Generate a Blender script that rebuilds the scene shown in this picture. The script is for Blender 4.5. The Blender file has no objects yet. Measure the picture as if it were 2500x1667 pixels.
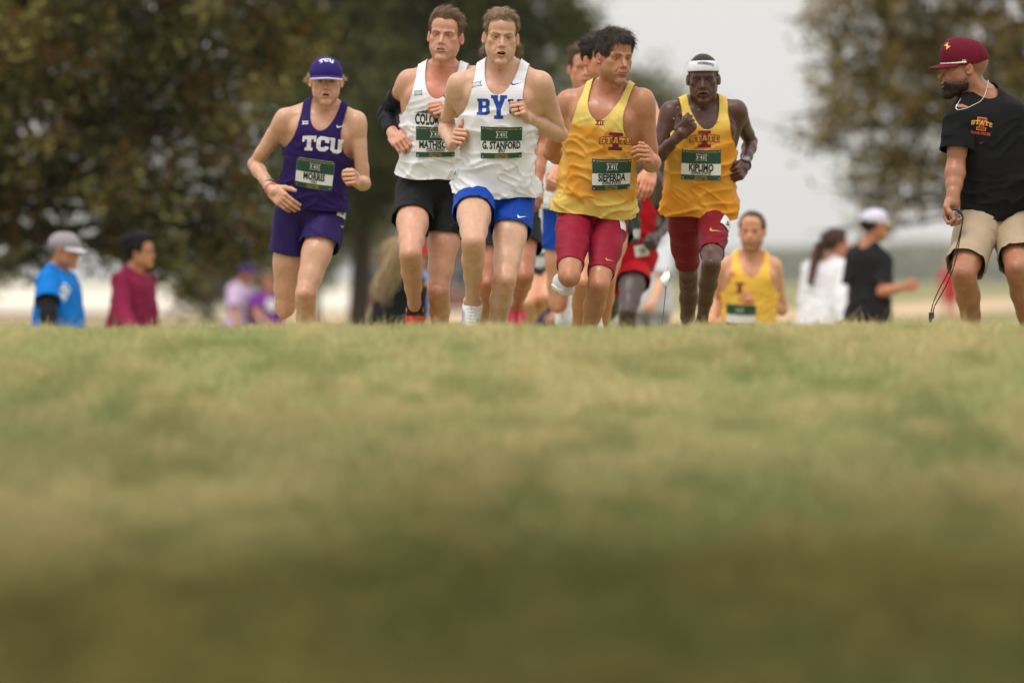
import bpy, bmesh, math, random, os
import numpy as np
from math import radians, sin, cos, pi
from mathutils import Vector, Matrix
from mathutils.bvhtree import BVHTree
from mathutils.geometry import tessellate_polygon

random.seed(7); np.random.seed(7)
SC = bpy.context.scene
COL = SC.collection
f32 = np.float32

# ------------------------------------------------------------------ camera
FPX = 17361.0                      # focal length in pixels of a 2500 px wide frame (250 mm lens)
HORIZON = 680.0
PITCH = math.atan((833.5 - HORIZON) / FPX)
cam_d = bpy.data.cameras.new('camera')
cam = bpy.data.objects.new('camera', cam_d)
COL.objects.link(cam)
cam.location = (0, 0, 0)
cam.rotation_euler = (pi / 2 - PITCH, 0, 0)
cam_d.sensor_width = 36.0
cam_d.lens = 36.0 * FPX / 2500.0
cam_d.clip_start = 0.2
cam_d.clip_end = 9000
cam_d.dof.use_dof = True
cam_d.dof.focus_distance = 31.7
cam_d.dof.aperture_fstop = 2.9
cam_d.dof.aperture_blades = 0
SC.camera = cam

# ------------------------------------------------------------------ overcast sky and soft sun
SUN_EL, SUN_AZ = radians(70), radians(215)      # azimuth measured clockwise from +Y: behind and a little left of the camera
world = bpy.data.worlds.new("World"); SC.world = world
world.use_nodes = True
wn = world.node_tree; wn.nodes.clear()
w_out = wn.nodes.new('ShaderNodeOutputWorld'); w_bg = wn.nodes.new('ShaderNodeBackground')
sky = wn.nodes.new('ShaderNodeTexSky'); sky.sky_type = 'NISHITA'; sky.sun_disc = False
sky.sun_elevation = SUN_EL; sky.sun_rotation = SUN_AZ
mixw = wn.nodes.new('ShaderNodeMixRGB'); mixw.inputs[0].default_value = 0.93
# an even blanket of cloud, a little brighter overhead than at the horizon
tc = wn.nodes.new('ShaderNodeTexCoord'); sx = wn.nodes.new('ShaderNodeSeparateXYZ')
wn.links.new(tc.outputs['Generated'], sx.inputs[0])
rmp = wn.nodes.new('ShaderNodeMapRange'); rmp.inputs[1].default_value = 0.0; rmp.inputs[2].default_value = 1.0
rmp.inputs[3].default_value = 7.9; rmp.inputs[4].default_value = 17.0
wn.links.new(sx.outputs[2], rmp.inputs[0])
cmul = wn.nodes.new('ShaderNodeVectorMath'); cmul.operation = 'SCALE'
cmul.inputs[0].default_value = (1.0, 0.985, 0.955)
wn.links.new(rmp.outputs[0], cmul.inputs['Scale'])
wn.links.new(sky.outputs[0], mixw.inputs[1]); wn.links.new(cmul.outputs[0], mixw.inputs[2])
wn.links.new(mixw.outputs[0], w_bg.inputs[0]); w_bg.inputs[1].default_value = 0.10
wn.links.new(w_bg.outputs[0], w_out.inputs[0])

sun_d = bpy.data.lights.new('sun', 'SUN'); sun = bpy.data.objects.new('sun', sun_d); COL.objects.link(sun)
sun_d.energy = 1.5; sun_d.angle = radians(22); sun_d.color = (1.0, 0.965, 0.91)
sd = Vector((sin(SUN_AZ) * cos(SUN_EL), cos(SUN_AZ) * cos(SUN_EL), sin(SUN_EL)))
sun.rotation_euler = sd.to_track_quat('Z', 'Y').to_euler()
sun.location = (0, 0, 40)

SC.view_settings.view_transform = 'Standard'; SC.view_settings.look = 'None'
SC.view_settings.gamma = 1.0; SC.view_settings.exposure = 0.0
SC.view_settings.use_curve_mapping = False
SC.render.engine = 'CYCLES'
SC.cycles.max_bounces = 6; SC.cycles.volume_bounces = 0; SC.cycles.transparent_max_bounces = 8
SC.cycles.use_denoising = True
SC.cycles.caustics_reflective = False; SC.cycles.caustics_refractive = False

CR = np.array([1.0, 0, 0]); CF = np.array([0, cos(PITCH), -sin(PITCH)]); CU = np.array([0, sin(PITCH), cos(PITCH)])
def ray(px, py):
    return CF + CR * (px - 1250.0) / FPX + CU * (833.5 - py) / FPX
def unproj(px, py, D):
    return ray(px, py) * D

# ------------------------------------------------------------------ small maths
def N_(v):
    v = np.asarray(v, float); return v / (np.linalg.norm(v) + 1e-12)
def srgb(r, g, b):
    c = np.array([r, g, b], float) / 255.0
    return np.where(c <= 0.04045, c / 12.92, ((c + 0.055) / 1.055) ** 2.4)
def sstep(a, b, x):
    t = np.clip((x - a) / (b - a), 0, 1); return t * t * (3 - 2 * t)
def lerp(a, b, t): return a + (b - a) * t

_perm = np.random.RandomState(3).rand(64, 64, 64).astype(f32)
def vnoise(P, scale=1.0, seed=0):
    """smooth value noise in [-1, 1], P (n,3)"""
    Q = P * scale + seed * 17.31
    i = np.floor(Q).astype(int); f = Q - i; f = f * f * (3 - 2 * f)
    r = 0
    for dx in (0, 1):
        wx = f[:, 0] if dx else 1 - f[:, 0]
        for dy in (0, 1):
            wy = f[:, 1] if dy else 1 - f[:, 1]
            for dz in (0, 1):
                wz = f[:, 2] if dz else 1 - f[:, 2]
                r = r + wx * wy * wz * _perm[(i[:, 0] + dx) & 63, (i[:, 1] + dy) & 63, (i[:, 2] + dz) & 63]
    return r * 2 - 1

# ------------------------------------------------------------------ implicit surfaces
class Field:
    def __init__(s): s.p = []
    def add(s, fn, lo, hi, op='u', k=0.012):
        s.p.append((fn, np.minimum(lo, hi), np.maximum(lo, hi), op, k)); return s
    def cone(s, a, b, r1, r2, k=0.012, op='u', off=0.0):
        a = np.asarray(a, float); b = np.asarray(b, float); ba = b - a; L2 = max(float(ba @ ba), 1e-9)
        def fn(X, Y, Z):
            x = X - a[0]; y = Y - a[1]; z = Z - a[2]
            t = np.clip((x * ba[0] + y * ba[1] + z * ba[2]) / L2, 0, 1)
            dx = x - t * ba[0]; dy = y - t * ba[1]; dz = z - t * ba[2]
            return np.sqrt(dx * dx + dy * dy + dz * dz) - (r1 + (r2 - r1) * t) - off
        r = max(r1, r2) + off
        return s.add(fn, np.minimum(a, b) - r, np.maximum(a, b) + r, op, k)
    def ell(s, c, R, rad, k=0.012, op='u', off=0.0):
        c = np.asarray(c, float); R = np.asarray(R, float); rad = np.asarray(rad, float) + off
        def fn(X, Y, Z):
            x = X - c[0]; y = Y - c[1]; z = Z - c[2]
            q = [(x * R[0, i] + y * R[1, i] + z * R[2, i]) / rad[i] for i in range(3)]
            k0 = np.sqrt(q[0] ** 2 + q[1] ** 2 + q[2] ** 2)
            k1 = np.sqrt((q[0] / rad[0]) ** 2 + (q[1] / rad[1]) ** 2 + (q[2] / rad[2]) ** 2) + 1e-9
            return k0 * (k0 - 1) / k1
        ext = np.sqrt(((R * rad[None, :]) ** 2).sum(1))
        return s.add(fn, c - ext, c + ext, op, k)
    def box(s, c, R, half, rnd, k=0.006, op='u'):
        c = np.asarray(c, float); R = np.asarray(R, float); half = np.asarray(half, float)
        def fn(X, Y, Z):
            x = X - c[0]; y = Y - c[1]; z = Z - c[2]
            q = [np.abs(x * R[0, i] + y * R[1, i] + z * R[2, i]) - half[i] + rnd for i in range(3)]
            m = [np.maximum(v, 0) for v in q]
            return np.sqrt(m[0] ** 2 + m[1] ** 2 + m[2] ** 2) + np.minimum(np.maximum(np.maximum(q[0], q[1]), q[2]), 0) - rnd
        ext = np.abs(R) @ half
        return s.add(fn, c - ext, c + ext, op, k)
    def sub(s, fld, k=0.003):
        s.p.append((fld, None, None, 'g', k)); return s
    def bbox(s):
        lo = np.full(3, 1e9); hi = -lo
        for fn, a, b, op, k in s.p:
            if op == 'g': a, b = fn.bbox()
            if op != 's': lo = np.minimum(lo, a); hi = np.maximum(hi, b)
        return lo, hi
    def _run(s, X, Y, Z, D, h):
        """X (nx,1,1) etc.; D modified in place"""
        gx, gy, gz = X.ravel(), Y.ravel(), Z.ravel()
        for fn, lo, hi, op, k in s.p:
            if op == 'g': lo, hi = fn.bbox()
            pad = k + 3 * h + 0.004
            sl = []
            for g, a, b in ((gx, lo[0], hi[0]), (gy, lo[1], hi[1]), (gz, lo[2], hi[2])):
                sl.append(slice(int(np.searchsorted(g, a - pad)), int(np.searchsorted(g, b + pad))))
            if any(q.stop <= q.start for q in sl): continue
            Xs, Ys, Zs = X[sl[0]], Y[:, sl[1]], Z[:, :, sl[2]]
            V = D[sl[0], sl[1], sl[2]]
            if op == 'g':
                d = np.full(V.shape, 1.0, f32); fn._run(Xs, Ys, Zs, d, h)
            else:
                d = fn(Xs, Ys, Zs).astype(f32)
            V[...] = comb(V, d, op, k)
    def grid(s, lo, hi, h):
        n = np.maximum(np.ceil((hi - lo) / h).astype(int) + 1, 4)
        ax = [(lo[i] + h * np.arange(n[i])).astype(f32) for i in range(3)]
        X = ax[0][:, None, None]; Y = ax[1][None, :, None]; Z = ax[2][None, None, :]
        D = np.full(tuple(n), 1.0, f32)
        s._run(X, Y, Z, D, h)
        return D
    def at(s, P):
        X, Y, Z = P[:, 0], P[:, 1], P[:, 2]
        D = np.full(len(P), 1.0)
        for fn, lo, hi, op, k in s.p:
            d = fn.at(P) if op == 'g' else fn(X, Y, Z)
            D = comb(D, d, op, k)
        return D

def comb(D, d, op, k):
    if op == 's':
        m = np.maximum(D, -d); hh = np.maximum(k - np.abs(D + d), 0) / k
        return m + hh * hh * k * 0.25
    m = np.minimum(D, d); hh = np.maximum(k - np.abs(D - d), 0) / k
    return m - hh * hh * k * 0.25

_C = np.array([[0,0,0],[1,0,0],[0,1,0],[1,1,0],[0,0,1],[1,0,1],[0,1,1],[1,1,1]])
_E = [(0,1),(2,3),(4,5),(6,7),(0,2),(1,3),(4,6),(5,7),(0,4),(1,5),(2,6),(3,7)]
def nets(D, lo, h):
    S = D < 0
    A = None
    c = [S[dx:S.shape[0]-1+dx, dy:S.shape[1]-1+dy, dz:S.shape[2]-1+dz] for dx, dy, dz in _C]
    anyi = c[0] | c[1] | c[2] | c[3] | c[4] | c[5] | c[6] | c[7]
    alli = c[0] & c[1] & c[2] & c[3] & c[4] & c[5] & c[6] & c[7]
    act = np.argwhere(anyi & ~alli)
    if not len(act): return np.zeros((0, 3)), np.zeros((0, 4), int)
    idx = np.full(anyi.shape, -1, np.int32)
    idx[act[:, 0], act[:, 1], act[:, 2]] = np.arange(len(act))
    cv = np.stack([D[act[:, 0]+d[0], act[:, 1]+d[1], act[:, 2]+d[2]] for d in _C], 1)
    acc = np.zeros((len(act), 3)); cnt = np.zeros(len(act))
    for a, b in _E:
        m = (cv[:, a] < 0) != (cv[:, b] < 0)
        da = cv[m, a]; db = cv[m, b]; t = (da / (da - db))[:, None]
        acc[m] += _C[a] + t * (_C[b] - _C[a]); cnt[m] += 1
    V = (act + acc / cnt[:, None]) * h + lo
    Q = []
    for ax in range(3):
        sl0 = [slice(None)] * 3; sl1 = [slice(None)] * 3
        sl0[ax] = slice(0, -1); sl1[ax] = slice(1, None)
        s0 = S[tuple(sl0)]; s1 = S[tuple(sl1)]
        e = np.argwhere(s0 != s1)
        o1, o2 = [(1, 2), (2, 0), (0, 1)][ax]
        sh = idx.shape
        ok = (e[:, o1] > 0) & (e[:, o2] > 0) & (e[:, o1] < sh[o1]) & (e[:, o2] < sh[o2]) & (e[:, ax] < sh[ax])
        e = e[ok]
        if not len(e): continue
        flip = s0[e[:, 0], e[:, 1], e[:, 2]]
        def g(d1, d2):
            q = e.copy(); q[:, o1] -= d1; q[:, o2] -= d2
            return idx[q[:, 0], q[:, 1], q[:, 2]]
        q = np.stack([g(1, 1), g(0, 1), g(0, 0), g(1, 0)], 1)
        q[~flip] = q[~flip][:, ::-1]
        Q.append(q)
    Q = np.concatenate(Q); Q = Q[(Q >= 0).all(1)]
    return V, Q

def surface(F, h, fine=(), pad=0.03):
    """F: field. fine: list of (lo, hi, h). Returns V, T (triangles)"""
    lo, hi = F.bbox(); lo = lo - pad; hi = hi + pad
    Vs, Ts = [], []; off = 0
    def boxf(V, a, b, e):
        return np.max(np.maximum(a + e - V, V - b + e), axis=1)
    boxes = []
    V, Q = nets(F.grid(lo, hi, h), lo, h); T = tris(Q)
    for a, b, hh in fine:
        a = np.maximum(a, lo); b = np.minimum(b, hi)
        k = np.floor((b - a) / hh).astype(int); b = a + k * hh
        boxes.append((a + 1.6 * hh, b - 1.6 * hh, a, b, hh))
        V, T = clip(V, T, boxf(V, boxes[-1][0], boxes[-1][1], .0012))
    Vs.append(V); Ts.append(T); off += len(V)
    for i, (ca, cb, a, b, hh) in enumerate(boxes):
        V, Q = nets(F.grid(a, b, hh), a, hh)
        if not len(Q): continue
        T = tris(Q); V, T = clip(V, T, -boxf(V, ca, cb, 0))
        for ca2, cb2, *_ in boxes[:i]: V, T = clip(V, T, boxf(V, ca2, cb2, .0004))
        if not len(T): continue
        Vs.append(V); Ts.append(T + off); off += len(V)
    return np.concatenate(Vs), np.concatenate(Ts)

def tris(Q):
    return np.concatenate([Q[:, [0, 1, 2]], Q[:, [0, 2, 3]]])
def vnormals(V, T):
    fn = np.cross(V[T[:, 1]] - V[T[:, 0]], V[T[:, 2]] - V[T[:, 0]])
    n = np.zeros_like(V)
    for i in range(3): 
        for c in range(3): n[:, c] += np.bincount(T[:, i], fn[:, c], len(V))
    return n / (np.linalg.norm(n, axis=1, keepdims=True) + 1e-12)
def clip(V, T, f):
    """keep f > 0, exact cut; extra columns of V are interpolated"""
    f = np.where(np.abs(f) < 1e-7, 1e-7, f)
    pos = f > 0; n = pos[T].sum(1)
    out = [T[n == 3]]; newv = []; base = len(V); cache_a = []; cache_b = []
    one = T[n == 1]; two = T[n == 2]
    def rot(Tt, want):
        if not len(Tt): return Tt
        p = pos[Tt]; k = np.argmax(p == want, 1)
        return np.stack([Tt[np.arange(len(Tt)), (k + i) % 3] for i in range(3)], 1)
    one = rot(one, True); two = rot(two, False)
    ea = np.concatenate([one[:, 0], one[:, 0], two[:, 0], two[:, 0]]); eb = np.concatenate([one[:, 1], one[:, 2], two[:, 1], two[:, 2]])
    if len(ea):
        lo = np.minimum(ea, eb); hi = np.maximum(ea, eb)
        key = lo.astype(np.int64) * base + hi
        u, inv = np.unique(key, return_inverse=True); inv = inv.ravel()
        a = (u // base).astype(int); b = (u % base).astype(int)
        t = (f[a] / (f[a] - f[b]))[:, None]
        NV = V[a] + t * (V[b] - V[a]); V = np.concatenate([V, NV])
        e = inv + base; m1, m2 = len(one), len(two)
        if m1: out.append(np.stack([one[:, 0], e[:m1], e[m1:2*m1]], 1))
        if m2:
            c1 = e[2*m1:2*m1+m2]; c2 = e[2*m1+m2:]
            out.append(np.stack([c1, two[:, 1], two[:, 2]], 1)); out.append(np.stack([c1, two[:, 2], c2], 1))
    T = np.concatenate(out)
    used = np.zeros(len(V), bool); used[T.ravel()] = True; m = np.cumsum(used) - 1
    return V[used], m[T]

# ------------------------------------------------------------------ objects
def mesh_obj(name, V, F, mat=None, parent=None, origin=None, cols=None, smooth=True, uvs=None, faces_mat=None, normals=None):
    V = np.asarray(V, float)
    if origin is not None: V = V - np.asarray(origin)
    me = bpy.data.meshes.new(name)
    if isinstance(F, np.ndarray):
        k = F.shape[1]
        me.vertices.add(len(V)); me.vertices.foreach_set('co', V.astype(f32).ravel())
        me.loops.add(F.size); me.loops.foreach_set('vertex_index', F.astype(np.int32).ravel())
        me.polygons.add(len(F)); me.polygons.foreach_set('loop_start', np.arange(0, F.size, k, dtype=np.int32))
        me.update(calc_edges=True)
    else:
        me.from_pydata([tuple(v) for v in V], [], F); me.update()
    if smooth: me.polygons.foreach_set('use_smooth', np.ones(len(me.polygons), bool))
    if cols is not None:
        a = me.color_attributes.new('Col', 'FLOAT_COLOR', 'POINT')
        c4 = np.ones((len(V), 4), f32); c4[:, :3] = cols; a.data.foreach_set('color', c4.ravel())
    if uvs is not None:
        a = me.attributes.new('fuv', 'FLOAT_VECTOR', 'POINT'); a.data.foreach_set('vector', np.asarray(uvs, f32).ravel())
    if mat is not None:
        for m in (mat if isinstance(mat, (list, tuple)) else [mat]): me.materials.append(m)
    if faces_mat is not None: me.polygons.foreach_set('material_index', np.asarray(faces_mat, np.int32))
    me.validate()
    if normals is not None: me.normals_split_custom_set_from_vertices([tuple(x) for x in normals])
    o = bpy.data.objects.new(name, me); COL.objects.link(o)
    if parent is not None: o.parent = parent
    return o
def tag(o, label=None, category=None, group=None, kind=None):
    if label: o['label'] = label
    if category: o['category'] = category
    if group: o['group'] = group
    if kind: o['kind'] = kind
    return o
def empty(name, loc, label, category, group=None):
    o = bpy.data.objects.new(name, None); COL.objects.link(o); o.location = loc; o.empty_display_size = 0.2
    return tag(o, label, category, group)

# ------------------------------------------------------------------ materials
def mat_new(name):
    m = bpy.data.materials.new(name); m.use_nodes = True
    nt = m.node_tree; b = nt.nodes['Principled BSDF']; return m, nt, b
def add_bump(nt, b, scale, strength, dist=0.001, detail=4, coord='Object', stretch=None):
    t = nt.nodes.new('ShaderNodeTexCoord'); n = nt.nodes.new('ShaderNodeTexNoise'); bp = nt.nodes.new('ShaderNodeBump')
    n.inputs['Scale'].default_value = scale; n.inputs['Detail'].default_value = detail
    if stretch:
        mp = nt.nodes.new('ShaderNodeMapping'); mp.inputs['Scale'].default_value = stretch
        nt.links.new(t.outputs[coord], mp.inputs[0]); nt.links.new(mp.outputs[0], n.inputs['Vector'])
    else: nt.links.new(t.outputs[coord], n.inputs['Vector'])
    bp.inputs['Strength'].default_value = strength; bp.inputs['Distance'].default_value = dist
    nt.links.new(n.outputs['Fac'], bp.inputs['Height']); nt.links.new(bp.outputs[0], b.inputs['Normal'])
    return n
def noise_color(nt, b, col, amount, scale, detail=3):
    t = nt.nodes.new('ShaderNodeTexCoord'); n = nt.nodes.new('ShaderNodeTexNoise')
    n.inputs['Scale'].default_value = scale; n.inputs['Detail'].default_value = detail
    nt.links.new(t.outputs['Object'], n.inputs['Vector'])
    r = nt.nodes.new('ShaderNodeValToRGB')
    c = np.asarray(col, float)
    r.color_ramp.elements[0].position = 0.3; r.color_ramp.elements[1].position = 0.7
    r.color_ramp.elements[0].color = (*np.clip(c * (1 - amount), 0, 1), 1); r.color_ramp.elements[1].color = (*np.clip(c * (1 + amount), 0, 1), 1)
    nt.links.new(n.outputs['Fac'], r.inputs[0]); nt.links.new(r.outputs[0], b.inputs['Base Color'])
_mc = {}
def mat(name, col, rough=0.7, amount=0.06, nscale=8, bump=None, metal=0.0, spec=0.4, sheen=0.0, coat=0.0, trans=0.0):
    key = (name, tuple(np.round(col, 4)), rough)
    if key in _mc: return _mc[key]
    m, nt, b = mat_new(name)
    if amount: noise_color(nt, b, col, amount, nscale)
    else: b.inputs['Base Color'].default_value = (*col, 1)
    b.inputs['Roughness'].default_value = rough; b.inputs['Metallic'].default_value = metal
    b.inputs['Specular IOR Level'].default_value = spec
    if sheen: b.inputs['Sheen Weight'].default_value = sheen; b.inputs['Sheen Roughness'].default_value = 0.4
    if coat: b.inputs['Coat Weight'].default_value = coat
    if bump: add_bump(nt, b, *bump)
    _mc[key] = m; return m
def cloth(name, col, rough=0.8, sheen=0.0, fine=0.25):
    return mat(name, col, rough, 0.05, 14, bump=(260, fine, 0.0012, 3), sheen=0.0, spec=0.18)
def skin_material():
    m, nt, b = mat_new('skin')
    a = nt.nodes.new('ShaderNodeVertexColor'); a.layer_name = 'Col'
    t = nt.nodes.new('ShaderNodeTexCoord'); n = nt.nodes.new('ShaderNodeTexNoise'); n.inputs['Scale'].default_value = 60; n.inputs['Detail'].default_value = 5
    nt.links.new(t.outputs['Object'], n.inputs['Vector'])
    r = nt.nodes.new('ShaderNodeValToRGB'); r.color_ramp.elements[0].position = 0.3; r.color_ramp.elements[1].position = 0.7
    r.color_ramp.elements[0].color = (0.93, 0.90, 0.89, 1); r.color_ramp.elements[1].color = (1.04, 1.03, 1.02, 1)
    mx = nt.nodes.new('ShaderNodeMixRGB'); mx.blend_type = 'MULTIPLY'; mx.inputs[0].default_value = 1.0
    nt.links.new(n.outputs['Fac'], r.inputs[0]); nt.links.new(a.outputs[0], mx.inputs[1]); nt.links.new(r.outputs[0], mx.inputs[2])
    nt.links.new(mx.outputs[0], b.inputs['Base Color'])
    rr = nt.nodes.new('ShaderNodeMapRange'); rr.inputs[1].default_value = .35; rr.inputs[2].default_value = .65; rr.inputs[3].default_value = .30; rr.inputs[4].default_value = .52
    nt.links.new(n.outputs['Fac'], rr.inputs[0]); nt.links.new(rr.outputs[0], b.inputs['Roughness']); b.inputs['Specular IOR Level'].default_value = 0.5
    b.inputs['Subsurface Weight'].default_value = 0.12; b.inputs['Subsurface Radius'].default_value = (1.0, 0.35, 0.2); b.inputs['Subsurface Scale'].default_value = 0.008
    bn = nt.nodes.new('ShaderNodeTexNoise'); bn.inputs['Scale'].default_value = 220; bn.inputs['Detail'].default_value = 3
    nt.links.new(t.outputs['Object'], bn.inputs['Vector'])
    bp = nt.nodes.new('ShaderNodeBump'); bp.inputs['Strength'].default_value = 0.18; bp.inputs['Distance'].default_value = 0.001
    nt.links.new(bn.outputs['Fac'], bp.inputs['Height']); nt.links.new(bp.outputs[0], b.inputs['Normal'])
    return m
SKIN = skin_material()
def hair_material():
    m, nt, b = mat_new('hair')
    a = nt.nodes.new('ShaderNodeVertexColor'); a.layer_name = 'Col'
    nt.links.new(a.outputs[0], b.inputs['Base Color'])
    b.inputs['Roughness'].default_value = 0.5; b.inputs['Specular IOR Level'].default_value = 0.22
    return m
HAIR = hair_material()
# ------------------------------------------------------------------ ground profile (needed to stand people on)
_gy = np.array([-30, 0, 6, 9.5, 12, 14.6, 17, 19, 21, 23, 24.5, 26, 28, 31.5, 36, 40.5, 43, 46, 50, 60, 90, 200, 9000.0])
_gz = np.array([-0.75, -0.62, -.61, -.60, -.585, -.56, -.495, -.412, -.308, -.222, -.197, -.205, -.25, -0.375, -0.62, -0.93, -1.20, -1.37, -1.41, -1.39, -1.37, -1.36, -1.36])
def _smooth_profile():
    y = np.linspace(-30, 120, 1501); z = np.interp(y, _gy, _gz)
    k = np.exp(-np.linspace(-2, 2, 15) ** 2); k /= k.sum()
    zz = np.convolve(np.pad(z, 7, mode='edge'), k, 'valid'); return y, zz
_py, _pz = _smooth_profile()
def ground_z(x, y):
    x = np.asarray(x, float); y = np.asarray(y, float)
    z = np.where(y < 118, np.interp(y, _py, _pz), -1.36)
    tilt = np.clip(x, -12, 12) * 0.0042 * np.clip((y - 8) / 15, 0, 1) * np.clip((60 - y) / 25, 0, 1)
    und = 0.012 * np.sin(x * 1.3 + y * 0.21) * np.sin(y * 0.35 + 1.0) * np.clip(y / 8, 0, 1) * np.clip((60 - y) / 40, 0, 1)
    return z + tilt + und * 0.5

# ------------------------------------------------------------------ torso
class Torso:
    def __init__(s, P, N, rp, rs, S=1.0, bend=0.012):
        s.P = np.asarray(P, float); s.N = np.asarray(N, float); s.up = N_(s.N - s.P); s.L = float(np.linalg.norm(s.N - s.P)); s.S = S
        s.rp = N_(rp - s.up * (rp @ s.up)); s.rs = N_(rs - s.up * (rs @ s.up))
        s.fp = np.cross(s.rp, s.up); s.fs = np.cross(s.rs, s.up); s.c = float(s.rp @ s.rs); s.bend = bend
    def uvw(s, X, Y, Z):
        x = X - s.P[0]; y = Y - s.P[1]; z = Z - s.P[2]
        w = x * s.up[0] + y * s.up[1] + z * s.up[2]; t = w / s.L
        q = np.clip((t - 0.15) / 0.6, 0, 1); q = q * q * (3 - 2 * q)
        nr = 1 / np.sqrt((1 - q) ** 2 + q * q + 2 * q * (1 - q) * s.c)
        def d(v): return x * v[0] + y * v[1] + z * v[2]
        u = (d(s.rp) * (1 - q) + d(s.rs) * q) * nr; v = (d(s.fp) * (1 - q) + d(s.fs) * q) * nr
        v = v - s.bend * np.sin(np.clip(t, 0, 1) * pi)
        return u, v, w, t
    def pt(s, u, v, t):
        q = float(sstep(0.15, 0.75, t)); l = N_(s.rp * (1 - q) + s.rs * q); f = np.cross(l, s.up)
        return s.P + s.up * (t * s.L) + l * u + f * (v + s.bend * sin(max(0, min(1, t)) * pi))
    def frame(s, t):
        q = float(sstep(0.15, 0.75, t)); l = N_(s.rp * (1 - q) + s.rs * q); f = np.cross(l, s.up)
        return np.stack([l, f, s.up], 1)
    def loft(s, F, table, off=0.0, k=0.02, extra=None):
        tb = np.array(table, float); t0, t1 = tb[0, 0], tb[-1, 0]
        tt = np.linspace(t0, t1, 256); ker = np.exp(-np.linspace(-1.5, 1.5, 31) ** 2); ker /= ker.sum()
        cols = []
        for i in (1, 2, 3):
            c = np.interp(tt, tb[:, 0], tb[:, i]) * s.S
            if extra is not None: c = c + np.interp(tt, extra[0], extra[1])
            c = np.convolve(np.pad(c, 15, mode='edge'), ker, 'valid') + off; cols.append(c.astype(f32))
        W, DF, DB = cols
        def fn(X, Y, Z):
            u, v, w, t = s.uvw(X, Y, Z)
            fi = np.clip(((t - t0) / (t1 - t0) * 255), 0, 254.99); i = fi.astype(np.int16); fr = (fi - i).astype(f32)
            Wi = W[i] + (W[i + 1] - W[i]) * fr; a = np.abs(u) / Wi; dd = np.where(v > 0, DF[i] + (DF[i + 1] - DF[i]) * fr, DB[i] + (DB[i + 1] - DB[i]) * fr); b = np.abs(v) / dd
            a2 = a * a; b2 = b * b
            r = 0.55 * np.sqrt(a2 + b2) + 0.45 * np.sqrt(np.sqrt(a2 * a2 + b2 * b2))
            d = (r - 1) * np.minimum(Wi, dd) 
            e = np.maximum((t - t1) * s.L - off, (t0 - t) * s.L - off)
            return np.maximum(d, e)
        r = float(max(W.max(), DF.max(), DB.max())) + 0.02
        lo = np.minimum(s.P + s.up * t0 * s.L, s.P + s.up * t1 * s.L) - r; hi = np.maximum(s.P + s.up * t0 * s.L, s.P + s.up * t1 * s.L) + r
        return F.add(fn, lo, hi, 'u', k)

T_MALE = [(-0.17, .055, .050, .066), (-0.08, .122, .080, .100), (0.0, .145, .092, .112), (0.12, .143, .094, .104), (0.28, .133, .090, .090), (0.42, .134, .093, .086),
          (0.58, .152, .105, .096), (0.72, .162, .114, .104), (0.84, .158, .108, .104), (0.93, .125, .080, .088), (1.0, .075, .055, .065), (1.06, .045, .040, .045)]
T_SOFT = [(-0.17, .07, .06, .08), (-0.08, .15, .10, .12), (0.0, .172, .112, .128), (0.12, .168, .118, .115), (0.28, .158, .120, .105), (0.42, .158, .118, .10),
          (0.58, .165, .118, .105), (0.72, .172, .120, .112), (0.84, .165, .112, .110), (0.93, .13, .085, .09), (1.0, .078, .06, .068), (1.06, .045, .04, .045)]

def solve_bone(A, px, py, L, mode):
    r = ray(px, py)
    if not isinstance(mode, str):
        return r * ((A @ CF) - mode)
    a = r @ r; b = r @ A; c = A @ A - L * L; disc = b * b - a * c
    if disc <= 0: return r * (b / a)
    q = math.sqrt(disc)
    return r * ((b - q) / a if mode == 'n' else (b + q) / a)

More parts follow.
